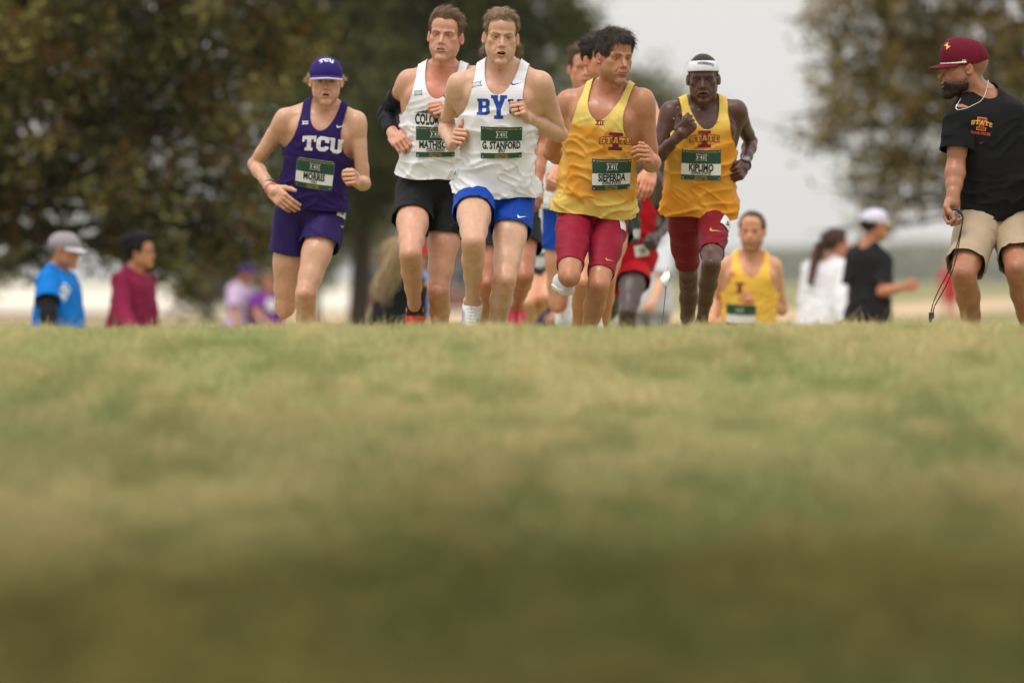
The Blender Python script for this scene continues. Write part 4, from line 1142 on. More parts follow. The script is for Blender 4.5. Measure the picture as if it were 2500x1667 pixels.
def wear_hair(ctx, **st): return make_hair(st.pop('name', 'hair'), ctx['hd'], ctx['root'], ctx['origin'], st, ctx['rs'], .0035 if ctx['main'] else .006)
def wear_cap(ctx, **k): ctx['cap'] = make_cap(ctx['hd'], ctx['root'], ctx['origin'], **k)
def wear_shoes(ctx, **k):
    for s_ in 'RL': ctx['shoe' + s_] = shoe(ctx['J'], s_, ctx['S'], ctx['legs'][s_], ctx['sp'], parent=ctx['root'], origin=ctx['origin'], **k)
def arm_sleeve(ctx, s_='R', col=(.01, .01, .012), a=.35, b=.92):
    J = ctx['J']; sh, e, w = J['s' + s_], J['e' + s_], J['w' + s_]; am = ctx['am']
    G = Field(); da, df = N_(e - sh), N_(w - e); L, Lf = np.linalg.norm(e - sh), np.linalg.norm(w - e)
    limb_chain(G, [sh + da * L * .2, sh + da * L * .5, e], [.056 * am, .055 * am, .046 * am], .01); limb_chain(G, [e, e + df * Lf * .3, w], [.046 * am, .050 * am, .033 * am], .01)
    lo, hi = G.bbox(); lo -= .02; hi += .02; V, Q = nets(G.grid(lo, hi, .005), lo, .005); F_ = tris(Q)
    su = np.clip((V - sh) @ da, 0, L); sf = np.clip((V - e) @ df, 0, Lf); near_u = np.linalg.norm(V - sh - su[:, None] * da, axis=1) < np.linalg.norm(V - e - sf[:, None] * df, axis=1)
    keep = np.where(near_u, np.minimum((V - sh) @ da - a * L, 1.0), b * Lf - (V - e) @ df)
    V, F_ = clip(V, F_, keep); n = vnormals(V, F_); V = V + n * (.0035 * vnoise(np.stack([(V - e) @ df * 3, (V - sh) @ da, V[:, 0] * .3], 1), 30, 2))[:, None]
    return finish_garment(ctx, 'arm_sleeve', V, F_, cloth('arm sleeve', col, .6))
def wrist_band(ctx, s_='R', col=(.8, .2, .2), at=.0, r=.030, th=.004, beads=0, name='wristband', metal=0.0, n=22):
    J = ctx['J']; w, e = J['w' + s_], J['e' + s_]; df = N_(w - e)
    return ring_on(name, w - df * at, df, r * ctx['S'], th, mat('band ' + name, col, .5, 0, metal=metal), ctx['root'], ctx['origin'], beads=beads, hint=CF)
def watch(ctx, s_='L', col=(.02, .02, .025), at=.015, face=(0, -1, .3)):
    J = ctx['J']; w, e = J['w' + s_], J['e' + s_]; df = N_(w - e); C = w - df * at
    o = ring_on('watch', C, df, .029 * ctx['S'], .007, mat('watch strap', col, .5, 0), ctx['root'], ctx['origin'], hint=CF)
    d = N_(np.array(face) - df * (np.array(face) @ df)); c = C + d * .034; x = np.cross(df, d)
    G = Field(); G.box(c, np.stack([df, d, x], 1), (.019, .008, .019), .006); lo, hi = G.bbox(); V, Q = nets(G.grid(lo - .01, hi + .01, .003), lo - .01, .003)
    mesh_obj('watch_case', V, Q, mat('watch case', (.25, .25, .26), .3, 0, metal=.6), o, ctx['origin'])
    return o
def headband(ctx, col=(.75, .76, .80)):
    hd = ctx['hd']; F = Field(); hd.skull(F, off=.006); lo, hi = F.bbox(); V, Q = nets(F.grid(lo - .01, hi + .01, .004), lo - .01, .004); T_ = tris(Q)
    q = hd.loc(V); z = q[:, 2] - .038 + .10 * np.clip(.04 - q[:, 1], -.1, .16) * .9
    V, T_ = clip(V, T_, np.minimum(z, .048 - z + .0)); o = finish_garment(ctx, 'headband', V, T_, cloth('headband', col), .003)
    ctx['band'] = (o, BVHTree.FromPolygons([tuple(x) for x in V], [tuple(f) for f in T_])); return o
WEAR = dict(top=top, shorts=shorts, trousers=trousers, hair=wear_hair, cap=wear_cap, shoes=wear_shoes, arm_sleeve=arm_sleeve, wrist_band=wrist_band, watch=watch, headband=headband)
# ------------------------------------------------------------------ print, emblems and race bibs
def conv(P, x, y):
    d = np.full(x.shape, 9.0); n = len(P)
    for i in range(n):
        a, b = np.array(P[i], float), np.array(P[(i + 1) % n], float); e = b - a; L = np.hypot(*e)
        d = np.minimum(d, (e[0] * (y - a[1]) - e[1] * (x - a[0])) / L)
    return d
def B_(x0, y0, x1, y1): return [(x0, y0), (x1, y0), (x1, y1), (x0, y1)]
def O_(x0, y0, x1, y1, c=.2): return [(x0 + c, y0), (x1 - c, y0), (x1, y0 + c), (x1, y1 - c), (x1 - c, y1), (x0 + c, y1), (x0, y1 - c), (x0, y0 + c)]
GLY = {
 'T': (.92, [B_(0, .76, .92, 1), B_(0, .60, .15, 1), B_(.77, .60, .92, 1), B_(.32, 0, .60, 1), B_(.19, 0, .73, .19)], []),
 'C': (.84, [O_(0, 0, .84, 1, .22), B_(.60, .60, .84, .98)], [B_(.29, .27, .57, .75), B_(.5, .36, .9, .60)]),
 'U': (.90, [B_(.08, .3, .35, 1), B_(.55, .3, .82, 1), O_(.08, 0, .82, .6, .2), B_(0, .82, .42, 1), B_(.48, .82, .90, 1)], [B_(.35, .24, .55, 1.1)]),
 'B': (.80, [[(.08, 0), (.64, 0), (.80, .12), (.80, .40), (.72, .50), (.08, .50)], [(.08, .48), (.70, .48), (.78, .60), (.78, .88), (.64, 1), (.08, 1)], B_(0, 0, .3, .17), B_(0, .83, .3, 1)], [B_(.34, .58, .54, .81), B_(.34, .19, .56, .42)]),
 'Y': (1.0, [B_(.36, 0, .64, .52), B_(.22, 0, .78, .15), [(.12, 1), (.64, .46), (.36, .44), (.10, .86)][::-1], [(.06, .98), (.36, .42), (.62, .46), (.36, .98)], [(.94, .98), (.64, .98), (.38, .46), (.64, .42)], B_(0, .86, .44, 1), B_(.56, .86, 1.0, 1)], []),
 'S': (.74, [O_(0, 0, .74, 1, .2), B_(0, 0, .2, .34), B_(.54, .66, .74, 1)], [B_(.25, .60, .50, .79), B_(.40, .60, .9, .70), B_(.24, .21, .49, .40), B_(-.2, .30, .40, .40)]),
 'A': (.86, [[(.02, 0), (.84, 0), (.58, 1), (.28, 1)], B_(0, 0, .34, .15), B_(.52, 0, .86, .15)], [[(.30, -.02), (.56, -.02), (.52, .20), (.34, .20)], [(.36, .36), (.50, .36), (.43, .66)], B_(.34, -.1, .52, .15)]),
 'E': (.72, [B_(.07, 0, .33, 1), B_(0, .83, .70, 1), B_(0, 0, .72, .17), B_(.07, .42, .52, .58), B_(.55, .64, .70, 1), B_(.57, 0, .72, .34)], []),
 'I': (.80, [B_(.22, 0, .58, 1), [(0, .82), (.22, .80), (.58, .80), (.80, .82), (.80, 1), (0, 1)], [(0, 0), (.80, 0), (.80, .18), (.58, .2), (.22, .2), (0, .18)]], []),
 'X': (.9, [[(0, 0), (.28, 0), (.9, 1), (.62, 1)], [(.62, 0), (.9, 0), (.28, 1), (0, 1)]], []),
}
def glyph_field(ch, x, y):
    w, plus, minus = GLY[ch]; d = np.full(x.shape, -9.0)
    for p in plus: d = np.maximum(d, conv(p, x, y))
    for p in minus: d = np.minimum(d, -conv(p, x, y))
    return d
def word_field(word, hgt, gap=.07, tall=None, arch=0.0, xs=1.0):
    ws = [GLY[c][0] * xs for c in word]; tot = sum(ws) + gap * (len(word) - 1)
    def f(X, Y):
        x = X / hgt; y = Y / hgt; y = y - arch * (1 - (2 * x / tot) ** 2) + .5; d = np.full(x.shape, -9.0); c = -tot / 2
        for i, ch in enumerate(word):
            s = tall[i] if tall else 1.0
            d = np.maximum(d, glyph_field(ch, (x - c) / xs, (y - .5) / s + .5) * min(xs, 1) * s); c += ws[i] + gap
        return d * hgt
    return f, tot * hgt
def fmesh(f, w, h, res):
    nx, ny = int(w / res) + 2, int(h / res) + 2
    x = np.linspace(-w / 2, w / 2, nx); y = np.linspace(-h / 2, h / 2, ny); X, Y = np.meshgrid(x, y, indexing='ij')
    V = np.stack([X.ravel(), Y.ravel()], 1); i = np.arange((nx - 1) * (ny - 1)); a = (i // (ny - 1)) * ny + i % (ny - 1)
    T = np.concatenate([np.stack([a, a + ny, a + ny + 1], 1), np.stack([a, a + ny + 1, a + 1], 1)])
    return clip(V, T, f(V[:, 0], V[:, 1]))
def textmesh(body, hgt, xs=1.0, bold=.02, cut=.02, spacing=1.0):
    cu = bpy.data.curves.new('t', 'FONT'); cu.body = body; cu.size = 1; cu.align_x = 'CENTER'; cu.offset = bold; cu.resolution_u = 2; cu.space_character = spacing
    o = bpy.data.objects.new('t', cu); COL.objects.link(o); dg = bpy.context.evaluated_depsgraph_get()
    me = bpy.data.meshes.new_from_object(o.evaluated_get(dg)); bpy.data.objects.remove(o)
    bm = bmesh.new(); bm.from_mesh(me); bpy.data.meshes.remove(me)
    k = hgt / .70
    for v in bm.verts: v.co.x *= k * xs; v.co.y = (v.co.y - .35) * k; v.co.z = 0
    xs_ = [v.co.x for v in bm.verts]; w = max(xs_) - min(xs_) if xs_ else 0
    c = -w / 2
    while c < w / 2 and cut:
        c += cut; bmesh.ops.bisect_plane(bm, geom=bm.verts[:] + bm.edges[:] + bm.faces[:], plane_co=(c, 0, 0), plane_no=(1, 0, 0))
    bmesh.ops.triangulate(bm, faces=bm.faces[:])
    bm.verts.ensure_lookup_table()
    V = np.array([v.co[:2] for v in bm.verts]); T = np.array([[v.index for v in f.verts] for f in bm.faces]); bm.free()
    return V, T
SWOOSH = [(-.50, .02), (-.47, -.12), (-.38, -.20), (-.24, -.19), (.50, .16), (-.22, -.02), (-.34, -.03), (-.36, .04), (-.30, .17), (-.42, .10)]
def swoosh(w):
    P = [(-.42, .20), (-.49, .08), (-.50, -.04), (-.45, -.14), (-.36, -.18), (-.22, -.155), (0, -.06), (.5, .17), (0, .025), (-.20, -.025), (-.31, -.035), (-.37, 0), (-.385, .07)]
    t = tessellate_polygon([[Vector((x, y, 0)) for x, y in P]]); return np.array(P) * w, np.array(t)
def rect(w, h, n=10, m=2):
    V, T = fmesh(lambda x, y: np.ones(x.shape), w, h, max(w, h) / n); return V, T
def emblem12(w, outline=False):
    """roman twelve between two flared bars"""
    h = w * .52
    def f(X, Y):
        x, y = X / w, Y / w; fl = .05 * (2 * np.abs(x)) ** 3
        d = np.maximum(-np.abs(y - .20 - fl) + .034, -np.abs(y + .20 + fl) + .034); d = np.where(np.abs(x) > .46 , -1, d)
        inside = np.abs(y) < .22
        for sx in (-1, 1): d = np.maximum(d, np.where(inside, -np.abs(x + .20 - sx * y * .62) * .85 + .055, -1))
        for c in (.10, .30): d = np.maximum(d, np.where(inside, -np.abs(x - c) + .052, -1))
        return d * w
    def plate(X, Y):
        x, y = X / w, Y / w; fl = .06 * (2 * np.abs(x)) ** 3; side = .50 - .10 * np.cos(np.clip(y / .25, -1, 1) * pi / 2)
        return np.minimum(.27 + fl - np.abs(y), side - np.abs(x)) * w
    return f, plate, h

class Surf:
    """maps flat artwork onto a garment"""
    def __init__(s, bvh, px, py, roll=0.0, spread=.03):
        o = Vector((0, 0, 0)); hs = []; ns = []
        for dx in (-2, -1, 0, 1, 2):
            for dy in (-2, -1, 0, 1, 2):
                k = spread * 555 / 2
                loc, nn, i, d = bvh.ray_cast(o, Vector(N_(ray(px + dx * k, py + dy * k))))
                if loc is None: continue
                v = np.array(nn); r_ = ray(px, py)
                if v @ r_ > 0: v = -v
                hs.append(np.array(loc)); ns.append(v)
        loc, nn, i, d = bvh.ray_cast(o, Vector(N_(ray(px, py))))
        if loc is None and not hs: raise ValueError('decal misses garment')
        s.c = np.array(loc) if loc is not None else np.mean(hs, 0)
        s.n = N_(np.mean(ns, 0)); x = CR - s.n * (CR @ s.n); x = N_(x); y = np.cross(s.n, x)
        r = radians(roll); s.x = x * cos(r) + y * sin(r); s.y = y * cos(r) - x * sin(r); s.bvh = bvh; s.q = None
    def fit(s, w, h):
        A = []; z = []
        for a in np.linspace(-w / 2, w / 2, 9):
            for b in np.linspace(-h / 2, h / 2, 7):
                zz = s.cast(a, b)
                if zz is None: continue
                A.append([1, a, b, a * a, a * b, b * b]); z.append(zz)
        A = np.array(A); z = np.array(z); s.q = np.linalg.lstsq(A, z, rcond=None)[0]
        s.up = max(0.0, float(np.percentile(z - A @ s.q, 97))) + .001
        return s
    def cast(s, a, b):
        p = s.c + s.x * a + s.y * b + s.n * .12
        loc, nn, i, d = s.bvh.ray_cast(Vector(p), Vector(-s.n))
        if loc is None or d > .30: return None
        return .12 - d
    def put(s, V, eps):
        out = []
        last = 0.0
        for a, b in V:
            if s.q is not None: z = float(np.array([1, a, b, a * a, a * b, b * b]) @ s.q) + s.up
            else:
                z = s.cast(a, b)
                if z is None: z = last
                last = z
            out.append(s.c + s.x * a + s.y * b + s.n * (z + eps))
        return np.array(out)
def decal(ctx, surf, name, VT, m, parent, dx=0.0, dy=0.0, eps=.0014, rot=0.0):
    V, T = VT
    if not len(T): return None
    c, s_ = cos(rot), sin(rot); V = np.stack([V[:, 0] * c - V[:, 1] * s_ + dx, V[:, 0] * s_ + V[:, 1] * c + dy], 1)
    return mesh_obj(name, surf.put(V, eps), T, m, parent, ctx['origin'])
def ink(name, col, rough=.6): return mat('print ' + name, col, rough, 0.03)
GREEN = srgb(28, 72, 54); GOLD = srgb(190, 150, 70); WHITE = np.array((.78, .78, .76)); BLACK = np.array((.012, .012, .014))
def bib(ctx, px, py, name, school, roll=0.0, w=.182, h=.142, sc=1.0, detail=True, green=GREEN, dark=1.0):
    w *= sc; h *= sc; S_ = Surf(ctx['top'][1], px, py, roll, .06).fit(w * .92, h * .92)
    c = .010
    base = fmesh(lambda x, y: np.minimum(np.minimum(w / 2 - np.abs(x), h / 2 - np.abs(y)), (w / 2 + h / 2 - .006 - np.abs(x) - np.abs(y)) * .7), w + .004, h + .004, .006)
    paper = lambda c_: mat('bib paper', np.array(c_), .42, .02, spec=.5)
    o = mesh_obj('race_bib', S_.put(base[0], .002), base[1], paper(WHITE * dark), ctx['root'], ctx['origin'])
    sm = o.modifiers.new('solid', 'SOLIDIFY'); sm.thickness = .0012; sm.offset = -1
    g1 = rect(w - .001, h * .455); g2 = rect(w - .001, h * .165)
    decal(ctx, S_, 'green_band', g1, paper(green), o, 0, h * .270, .0026); decal(ctx, S_, 'green_band', g2, paper(green), o, 0, -h * .414, .0026)
    f, pl, eh = emblem12(w * .28); 
    decal(ctx, S_, 'emblem', fmesh(lambda x, y: pl(x, y) , w * .34, w * .24, .0035), ink('pale', WHITE * .9), o, 0, h * .255, .0032)
    decal(ctx, S_, 'emblem_numerals', fmesh(f, w * .30, w * .20, .0022), ink('emblem green', green * .8), o, 0, h * .255, .0038)
    bk = ink('black', BLACK)
    n = len(name)
    if n: V, T = textmesh(name, h * .225, .66, .042, .02); ww = V[:, 0].max() - V[:, 0].min(); k = min(1.0, w * .93 / ww) if n > 6 else min(1, w * .66 / ww); V[:, 0] *= k; decal(ctx, S_, 'name_print', (V, T), bk, o, 0, -h * .085, .0032)
    if school: V, T = textmesh(school, h * .095, .78, .045, .02); decal(ctx, S_, 'school_print', (V, T), bk, o, 0, -h * .262, .0032)
    gd = ink('gold', GOLD)
    if detail:
        V, T = textmesh('2024 Big 12 Cross Country Championships', h * .045, .80, .02, .03); V[:, 0] *= w * .8 / (V[:, 0].max() - V[:, 0].min())
        decal(ctx, S_, 'title_print', (V, T), gd, o, 0, h * .435, .0032)
        for i, tx in enumerate(('Baylor University', 'November 1, 2024')):
            V, T = textmesh(tx, h * .046, .85, .02, .03); decal(ctx, S_, 'footer_print', (V, T), gd, o, 0, -h * (.385 + .07 * i), .0032)
    pinm = mat('pin', (.6, .6, .6), .3, 0, metal=.9)
    for sx in (-1, 1):
        for sy in (-1, 1):
            V, T = fmesh(lambda x, y: .0032 - np.hypot(x, y), .008, .008, .0012); decal(ctx, S_, 'safety_pin', (V, T), pinm, o, sx * (w / 2 - .009), sy * (h / 2 - .009), .0036)
    return o
def hip_tag(ctx, px, py, txt, roll=0.0, w=.055, h=.062, where='bottom', tr=0.0, ts=.030, name='hip_number'):
    S_ = Surf(ctx[where][1], px, py, roll, .02); S_.fit(w, h)
    o = decal(ctx, S_, name, rect(w, h), mat('tag paper', np.array((.74, .74, .72)), .5, .03), ctx['root'], eps=.003)
    sm = o.modifiers.new('solid', 'SOLIDIFY'); sm.thickness = .001; sm.offset = -1
    if txt: V, T = textmesh(txt, ts, .75, .012, .02); decal(ctx, S_, 'number_print', (V, T), ink('black', BLACK), o, 0.004, -.002, .0038, radians(tr))
    return o
def state_mark(ctx, px, py, roll, hI, main, outline, parent=None, key='top', split=True):
    o = ctx[key][0]; S_ = Surf(ctx[key][1], px, py, roll, .05)
    red = ink('cardinal', main); ol = ink('cardinal outline', outline)
    fI, wI = word_field('I', hI, xs=.95)
    decal(ctx, S_, 'letter_print', fmesh(fI, wI * 1.1, hI * 1.1, .0022), red, o, eps=.0014)
    hs = hI * .34; fS, wS = word_field('STATE', hs, gap=.10, arch=.22, xs=1.12)
    decal(ctx, S_, 'word_outline', fmesh(lambda x, y: np.minimum(fS(x, y) + .0030, -(fS(x, y) + .0002)), wS * 1.1, hs * 1.6, .0016), red, o, 0, 0, .0026)
    decal(ctx, S_, 'word_print', fmesh(lambda x, y: fS(x, y), wS * 1.1, hs * 1.6, .0018), ol, o, 0, 0, .0022)
def swoosh_on(ctx, px, py, roll, w, col, key='top', eps=.0016, flip=False):
    S_ = Surf(ctx[key][1], px, py, roll, .012); V, T = swoosh(w)
    if flip: V = V * [-1, 1]
    decal(ctx, S_, 'tick_print', (V, T), ink('tick', col), ctx[key][0], eps=eps + (.002 if key == 'bottom' else 0))
def emblem_on(ctx, px, py, roll, w, col, plate=None, key='top', thin=False):
    S_ = Surf(ctx[key][1], px, py, roll, .02); f, pl, h = emblem12(w)
    if thin:
        decal(ctx, S_, 'emblem_print', fmesh(lambda x, y: np.maximum(np.minimum(pl(x, y), .0016 - pl(x, y)), np.minimum(f(x, y) , .0013 - f(x, y)) if False else -np.abs(f(x, y)) + .0007), w * 1.3, w * .8, .0014), ink('emblem', col), ctx[key][0])
    else: decal(ctx, S_, 'emblem_print', fmesh(f, w * 1.1, w * .8, .0018), ink('emblem', col), ctx[key][0])
# ------------------------------------------------------------------ ground
def ground_material():
    m, nt, b = mat_new('turf'); L = nt.links
    g = nt.nodes.new('ShaderNodeNewGeometry')
    def nz(scale, detail=3, stretch=(1, 1, 1)):
        mp = nt.nodes.new('ShaderNodeMapping'); mp.inputs['Scale'].default_value = stretch; L.new(g.outputs['Position'], mp.inputs[0])
        n = nt.nodes.new('ShaderNodeTexNoise'); n.inputs['Scale'].default_value = scale; n.inputs['Detail'].default_value = detail; L.new(mp.outputs[0], n.inputs['Vector']); return n
    def ramp(n, c0, c1, p0=.35, p1=.65):
        r = nt.nodes.new('ShaderNodeValToRGB'); r.color_ramp.elements[0].position = p0; r.color_ramp.elements[1].position = p1
        r.color_ramp.elements[0].color = (*c0, 1); r.color_ramp.elements[1].color = (*c1, 1); L.new(n.outputs['Fac'], r.inputs[0]); return r
    r1 = ramp(nz(1.6, 4), (.19, .20, .085), (.30, .26, .125)); r2 = ramp(nz(9, 4), (.72, .76, .66), (1.18, 1.12, 1.1))
    mx = nt.nodes.new('ShaderNodeMixRGB'); mx.blend_type = 'MULTIPLY'; mx.inputs[0].default_value = 1
    L.new(r1.outputs[0], mx.inputs[1]); L.new(r2.outputs[0], mx.inputs[2]); L.new(mx.outputs[0], b.inputs['Base Color'])
    b.inputs['Roughness'].default_value = .95; b.inputs['Specular IOR Level'].default_value = .1
    return m
ys = np.concatenate([np.linspace(-30, 0, 13), np.linspace(.5, 60, 240), np.linspace(61, 130, 70), 130 * (4000 / 130) ** np.linspace(0.02, 1, 60)])
nxs = 81; sx_ = np.linspace(-1, 1, nxs); sx_ = np.sign(sx_) * np.abs(sx_) ** 1.6
V = []
for y in ys:
    W = max(30.0, abs(y) * 1.1)
    for s in sx_: V.append((s * W, y))
V = np.array(V); Z = ground_z(V[:, 0], V[:, 1]); V = np.concatenate([V, Z[:, None]], 1)
i = np.arange((len(ys) - 1) * (nxs - 1)); a = (i // (nxs - 1)) * nxs + i % (nxs - 1)
ground = mesh_obj('ground', V, np.stack([a, a + 1, a + nxs + 1, a + nxs], 1), ground_material()); tag(ground, kind='structure')

def sheet(name, px_poly, mat_, dz=.05, n=24):
    """flat sheet lying on the far ground, corners given as (x, y) in metres"""
    t = tessellate_polygon([[Vector((x, y, 0)) for x, y in px_poly]])
    V = [(x, y, float(ground_z(x, y)) + dz) for x, y in px_poly]
    o = mesh_obj(name, V, [tuple(f) for f in t], mat_, smooth=False); tag(o, kind='structure'); return o
def gxy(px, py, z=-1.36):
    D = -z * FPX / (py - HORIZON); return ((px - 1250) / FPX * D, D)
cream = mat('pale dry field', srgb(214, 205, 188), .95, .05, .02); tan = mat('bare dirt', srgb(200, 170, 138), .95, .08, .05); brown = mat('mulch', srgb(132, 104, 84), .95, .12, .2)
sheet('dry_field', [gxy(-1500, 700), gxy(-900, 764), gxy(1600, 762), gxy(1560, 742), gxy(1150, 715), gxy(800, 697)], cream, .04)
sheet('mulch_strip', [gxy(-900, 767), gxy(-900, 778), gxy(300, 777), gxy(520, 772), gxy(300, 767)], brown, .05)
sheet('dirt_path', [gxy(-900, 780), gxy(-900, 793), gxy(500, 793), gxy(1000, 800), gxy(1500, 797), gxy(1950, 792), gxy(2200, 775), gxy(2700, 745), gxy(2700, 722), gxy(2300, 738), gxy(2050, 757), gxy(1700, 768), gxy(900, 772), gxy(500, 782)], tan, .045)

# grass blades on the rise in front of the camera
def grass(name, n, y0, y1, hgt, bw, seed):
    rs = np.random.RandomState(seed)
    y = y0 + (y1 - y0) * rs.rand(n) ** .85; W = 1.3 + y * .098; x = (rs.rand(n) * 2 - 1) * W
    z = ground_z(x, y); P = np.stack([x, y, z], 1)
    a = rs.rand(n) * 2 * pi; d = np.stack([np.cos(a), np.sin(a), np.zeros(n)], 1); a2 = rs.rand(n) * 2 * pi; ln = np.stack([np.cos(a2), np.sin(a2), np.zeros(n)], 1)
    Q = np.stack([x, y * .16, np.zeros(n)], 1)
    big = vnoise(Q, 1.3, 3); mid = vnoise(Q, 4.0, 5); sm = vnoise(np.stack([x, y * .28, z * 0], 1), 9.5, 8)
    h = hgt * (.45 + .9 * rs.rand(n)) * np.clip(1 + .55 * sm + .35 * mid, .25, 2)
    tip = P + ln * (h * (.2 + .7 * rs.rand(n)))[:, None] + UP * h[:, None]
    mp = P + ln * (h * .15)[:, None] + UP * (h * .55)[:, None]
    w = bw * (.6 + .8 * rs.rand(n))[:, None]
    V = np.stack([P - d * w, P + d * w, mp + d * w * .8, mp - d * w * .8, tip], 1).reshape(-1, 3); b = np.arange(n)[:, None] * 5
    T = np.concatenate([b + [[0, 1, 2]], b + [[0, 2, 3]], b + [[3, 2, 4]]])
    g1 = srgb(156, 164, 112); g2 = srgb(198, 180, 134); g3 = srgb(112, 122, 74)
    k = np.clip(.5 + .45 * mid + .28 * big + .5 * sm + .25 * rs.randn(n), 0, 1)[:, None]
    c = g1 * (1 - k) + g2 * k
    k3 = np.clip(-.18 - .9 * vnoise(Q, 5.2, 9) - .7 * sm, 0, .42)[:, None]; c = c * (1 - k3) + g3 * k3
    near_shade = np.clip((20.6 - y + 2.2 * vnoise(Q, 2.2, 11)) / 8.0, 0, .92)[:, None]; g4 = srgb(68, 72, 34) * (1 - k) + srgb(106, 98, 54) * k; c = c * (1 - near_shade) + near_shade * (g4 * 1.0 * (1 - k3 * .4))  # nearer blades coloured darker: lens vignetting and shade between blades put into the colour
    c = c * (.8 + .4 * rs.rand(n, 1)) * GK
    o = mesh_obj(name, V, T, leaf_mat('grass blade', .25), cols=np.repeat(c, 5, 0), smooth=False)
    return tag(o, kind='stuff')
GK = 1.14
_lm = {}
def leaf_mat(name, trans):
    if name in _lm: return _lm[name]
    m = bpy.data.materials.new(name); m.use_nodes = True; nt = m.node_tree; nt.nodes.clear()
    o = nt.nodes.new('ShaderNodeOutputMaterial'); a = nt.nodes.new('ShaderNodeVertexColor'); a.layer_name = 'Col'
    d = nt.nodes.new('ShaderNodeBsdfDiffuse'); t = nt.nodes.new('ShaderNodeBsdfTranslucent'); mx = nt.nodes.new('ShaderNodeMixShader'); mx.inputs[0].default_value = trans
    nt.links.new(a.outputs[0], d.inputs[0]); nt.links.new(a.outputs[0], t.inputs[0]); nt.links.new(d.outputs[0], mx.inputs[1]); nt.links.new(t.outputs[0], mx.inputs[2]); nt.links.new(mx.outputs[0], o.inputs[0])
    _lm[name] = m; return m
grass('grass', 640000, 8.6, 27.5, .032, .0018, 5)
grass('tall_grass', 9000, 19.0, 27.0, .060, .0016, 6)

# ------------------------------------------------------------------ trees
def tube_mesh(pts, rad, n=8):
    V = []; pts = np.array(pts, float); k = len(pts)
    for i in range(k):
        t = N_(pts[min(i + 1, k - 1)] - pts[max(i - 1, 0)]); s_ = N_(np.cross(t, CF)); u_ = np.cross(s_, t)
        for j in range(n): V.append(pts[i] + (s_ * cos(2 * pi * j / n) + u_ * sin(2 * pi * j / n)) * rad[i])
    return np.array(V), np.array([[i * n + j, i * n + (j + 1) % n, (i + 1) * n + (j + 1) % n, (i + 1) * n + j] for i in range(k - 1) for j in range(n)])
def tree(base, lobes, trunk_r, label, cols, n, leaf, seed, group=None, lean=(0, 0), name='broadleaf_tree', fork=.35, dense=1.0, bark=srgb(62, 50, 40), clumps=1.0, gap=-.62):
    """lobes: list of (centre, radii) in metres; leaves fill them in clumps, limbs reach into each"""
    rs = np.random.RandomState(seed); base = np.array(base, float); r = empty(name, base, label, 'tree', group)
    C = np.array([l[0] for l in lobes], float); R = np.array([l[1] for l in lobes], float)
    vol = R.prod(1) ** .8; top = C[:, 2].max() + R[:, 2].max() * .3; cen = (C * vol[:, None]).sum(0) / vol.sum()
    Vs, Qs, off = [], [], 0
    def addt(p, rad, k=7):
        nonlocal off
        v, q = tube_mesh(p, rad, k); Vs.append(v); Qs.append(q + off); off += len(v)
    hub = base + (cen - base) * fork + np.array([lean[0], lean[1], 0]); hub[:2] = base[:2] + (cen[:2] - base[:2]) * fork * .3
    topp = np.array([cen[0], cen[1], top])
    addt([base - UP * .3, base + UP * .15, base + (hub - base) * .5 + rs.randn(3) * .03, hub, hub + (topp - hub) * .5, topp], [trunk_r * 1.6, trunk_r * 1.15, trunk_r, trunk_r * .9, trunk_r * .5, trunk_r * .1], 10)
    for c, rr in zip(C, R):
        s0 = hub + (topp - hub) * rs.rand() * .45; mid = (s0 + c) / 2 + rs.randn(3) * .12 + UP * .1 * np.linalg.norm(c - s0) * .3
        rb = trunk_r * .22; addt([s0, mid, c, c + (c - mid) * .5], [rb, rb * .7, rb * .4, rb * .1], 6)
        for _ in range(5):
            d = N_(rs.randn(3)) * rr * .8; p0 = mid + (c - mid) * rs.rand(); addt([p0, (p0 + c + d) / 2 + rs.randn(3) * .05, c + d], [rb * .35, rb * .22, rb * .08], 5)
    mesh_obj('trunk', np.concatenate(Vs), np.concatenate(Qs), mat('bark', bark, .95, .25, 6, bump=(30, .8, .02, 5)), r, base)
    pr = (R.prod(1) ** .75); pr = pr / pr.sum(); nc = int(n / 26 * clumps)
    li = rs.choice(len(C), nc, p=pr); d = rs.randn(nc, 3); d /= np.linalg.norm(d, axis=1, keepdims=True); rad = rs.rand(nc, 1) ** .45
    cc = C[li] + d * rad * R[li] * (1 + .12 * rs.randn(nc, 1))
    per = int(n / nc); P = np.repeat(cc, per, 0) + rs.randn(nc * per, 3) * leaf * 2.4
    hole = vnoise(P - base, 1.9 * .08 / leaf, seed) + .6 * vnoise(P - base, 4.2 * .08 / leaf, seed + 1); P_ok = hole > gap
    P = P[P_ok]; ccol = np.repeat(np.arange(nc), per)[P_ok]
    m_ = len(P); nrm = rs.randn(m_, 3) + np.array([0, 0, .9]); nrm /= np.linalg.norm(nrm, axis=1, keepdims=True)
    a = rs.randn(m_, 3); a -= nrm * (a * nrm).sum(1, keepdims=True); a /= np.linalg.norm(a, axis=1, keepdims=True); b = np.cross(nrm, a)
    sz = leaf * (.6 + .8 * rs.rand(m_, 1))
    V = np.stack([P - a * sz, P - b * sz * .42, P + a * sz, P + b * sz * .42], 1).reshape(-1, 3)
    Q = np.arange(m_ * 4).reshape(-1, 4)
    cs = np.array(cols); k = rs.rand(nc); ci = np.minimum((k ** 1.3 * len(cs)).astype(int), len(cs) - 1); c = cs[ci][ccol] * (.7 + .6 * rs.rand(m_, 1))
    mesh_obj('crown', V, Q, leaf_mat('leaf', .3), r, base, cols=np.repeat(c, 4, 0), smooth=False)
    return r
def L_(D, px, py, rx, ry, dd=0.0, rd=None):
    k = D / FPX; p = unproj(px, py, D + dd); return (p, (rx * k, (rd if rd is not None else (rx + ry) / 2) * k, ry * k))
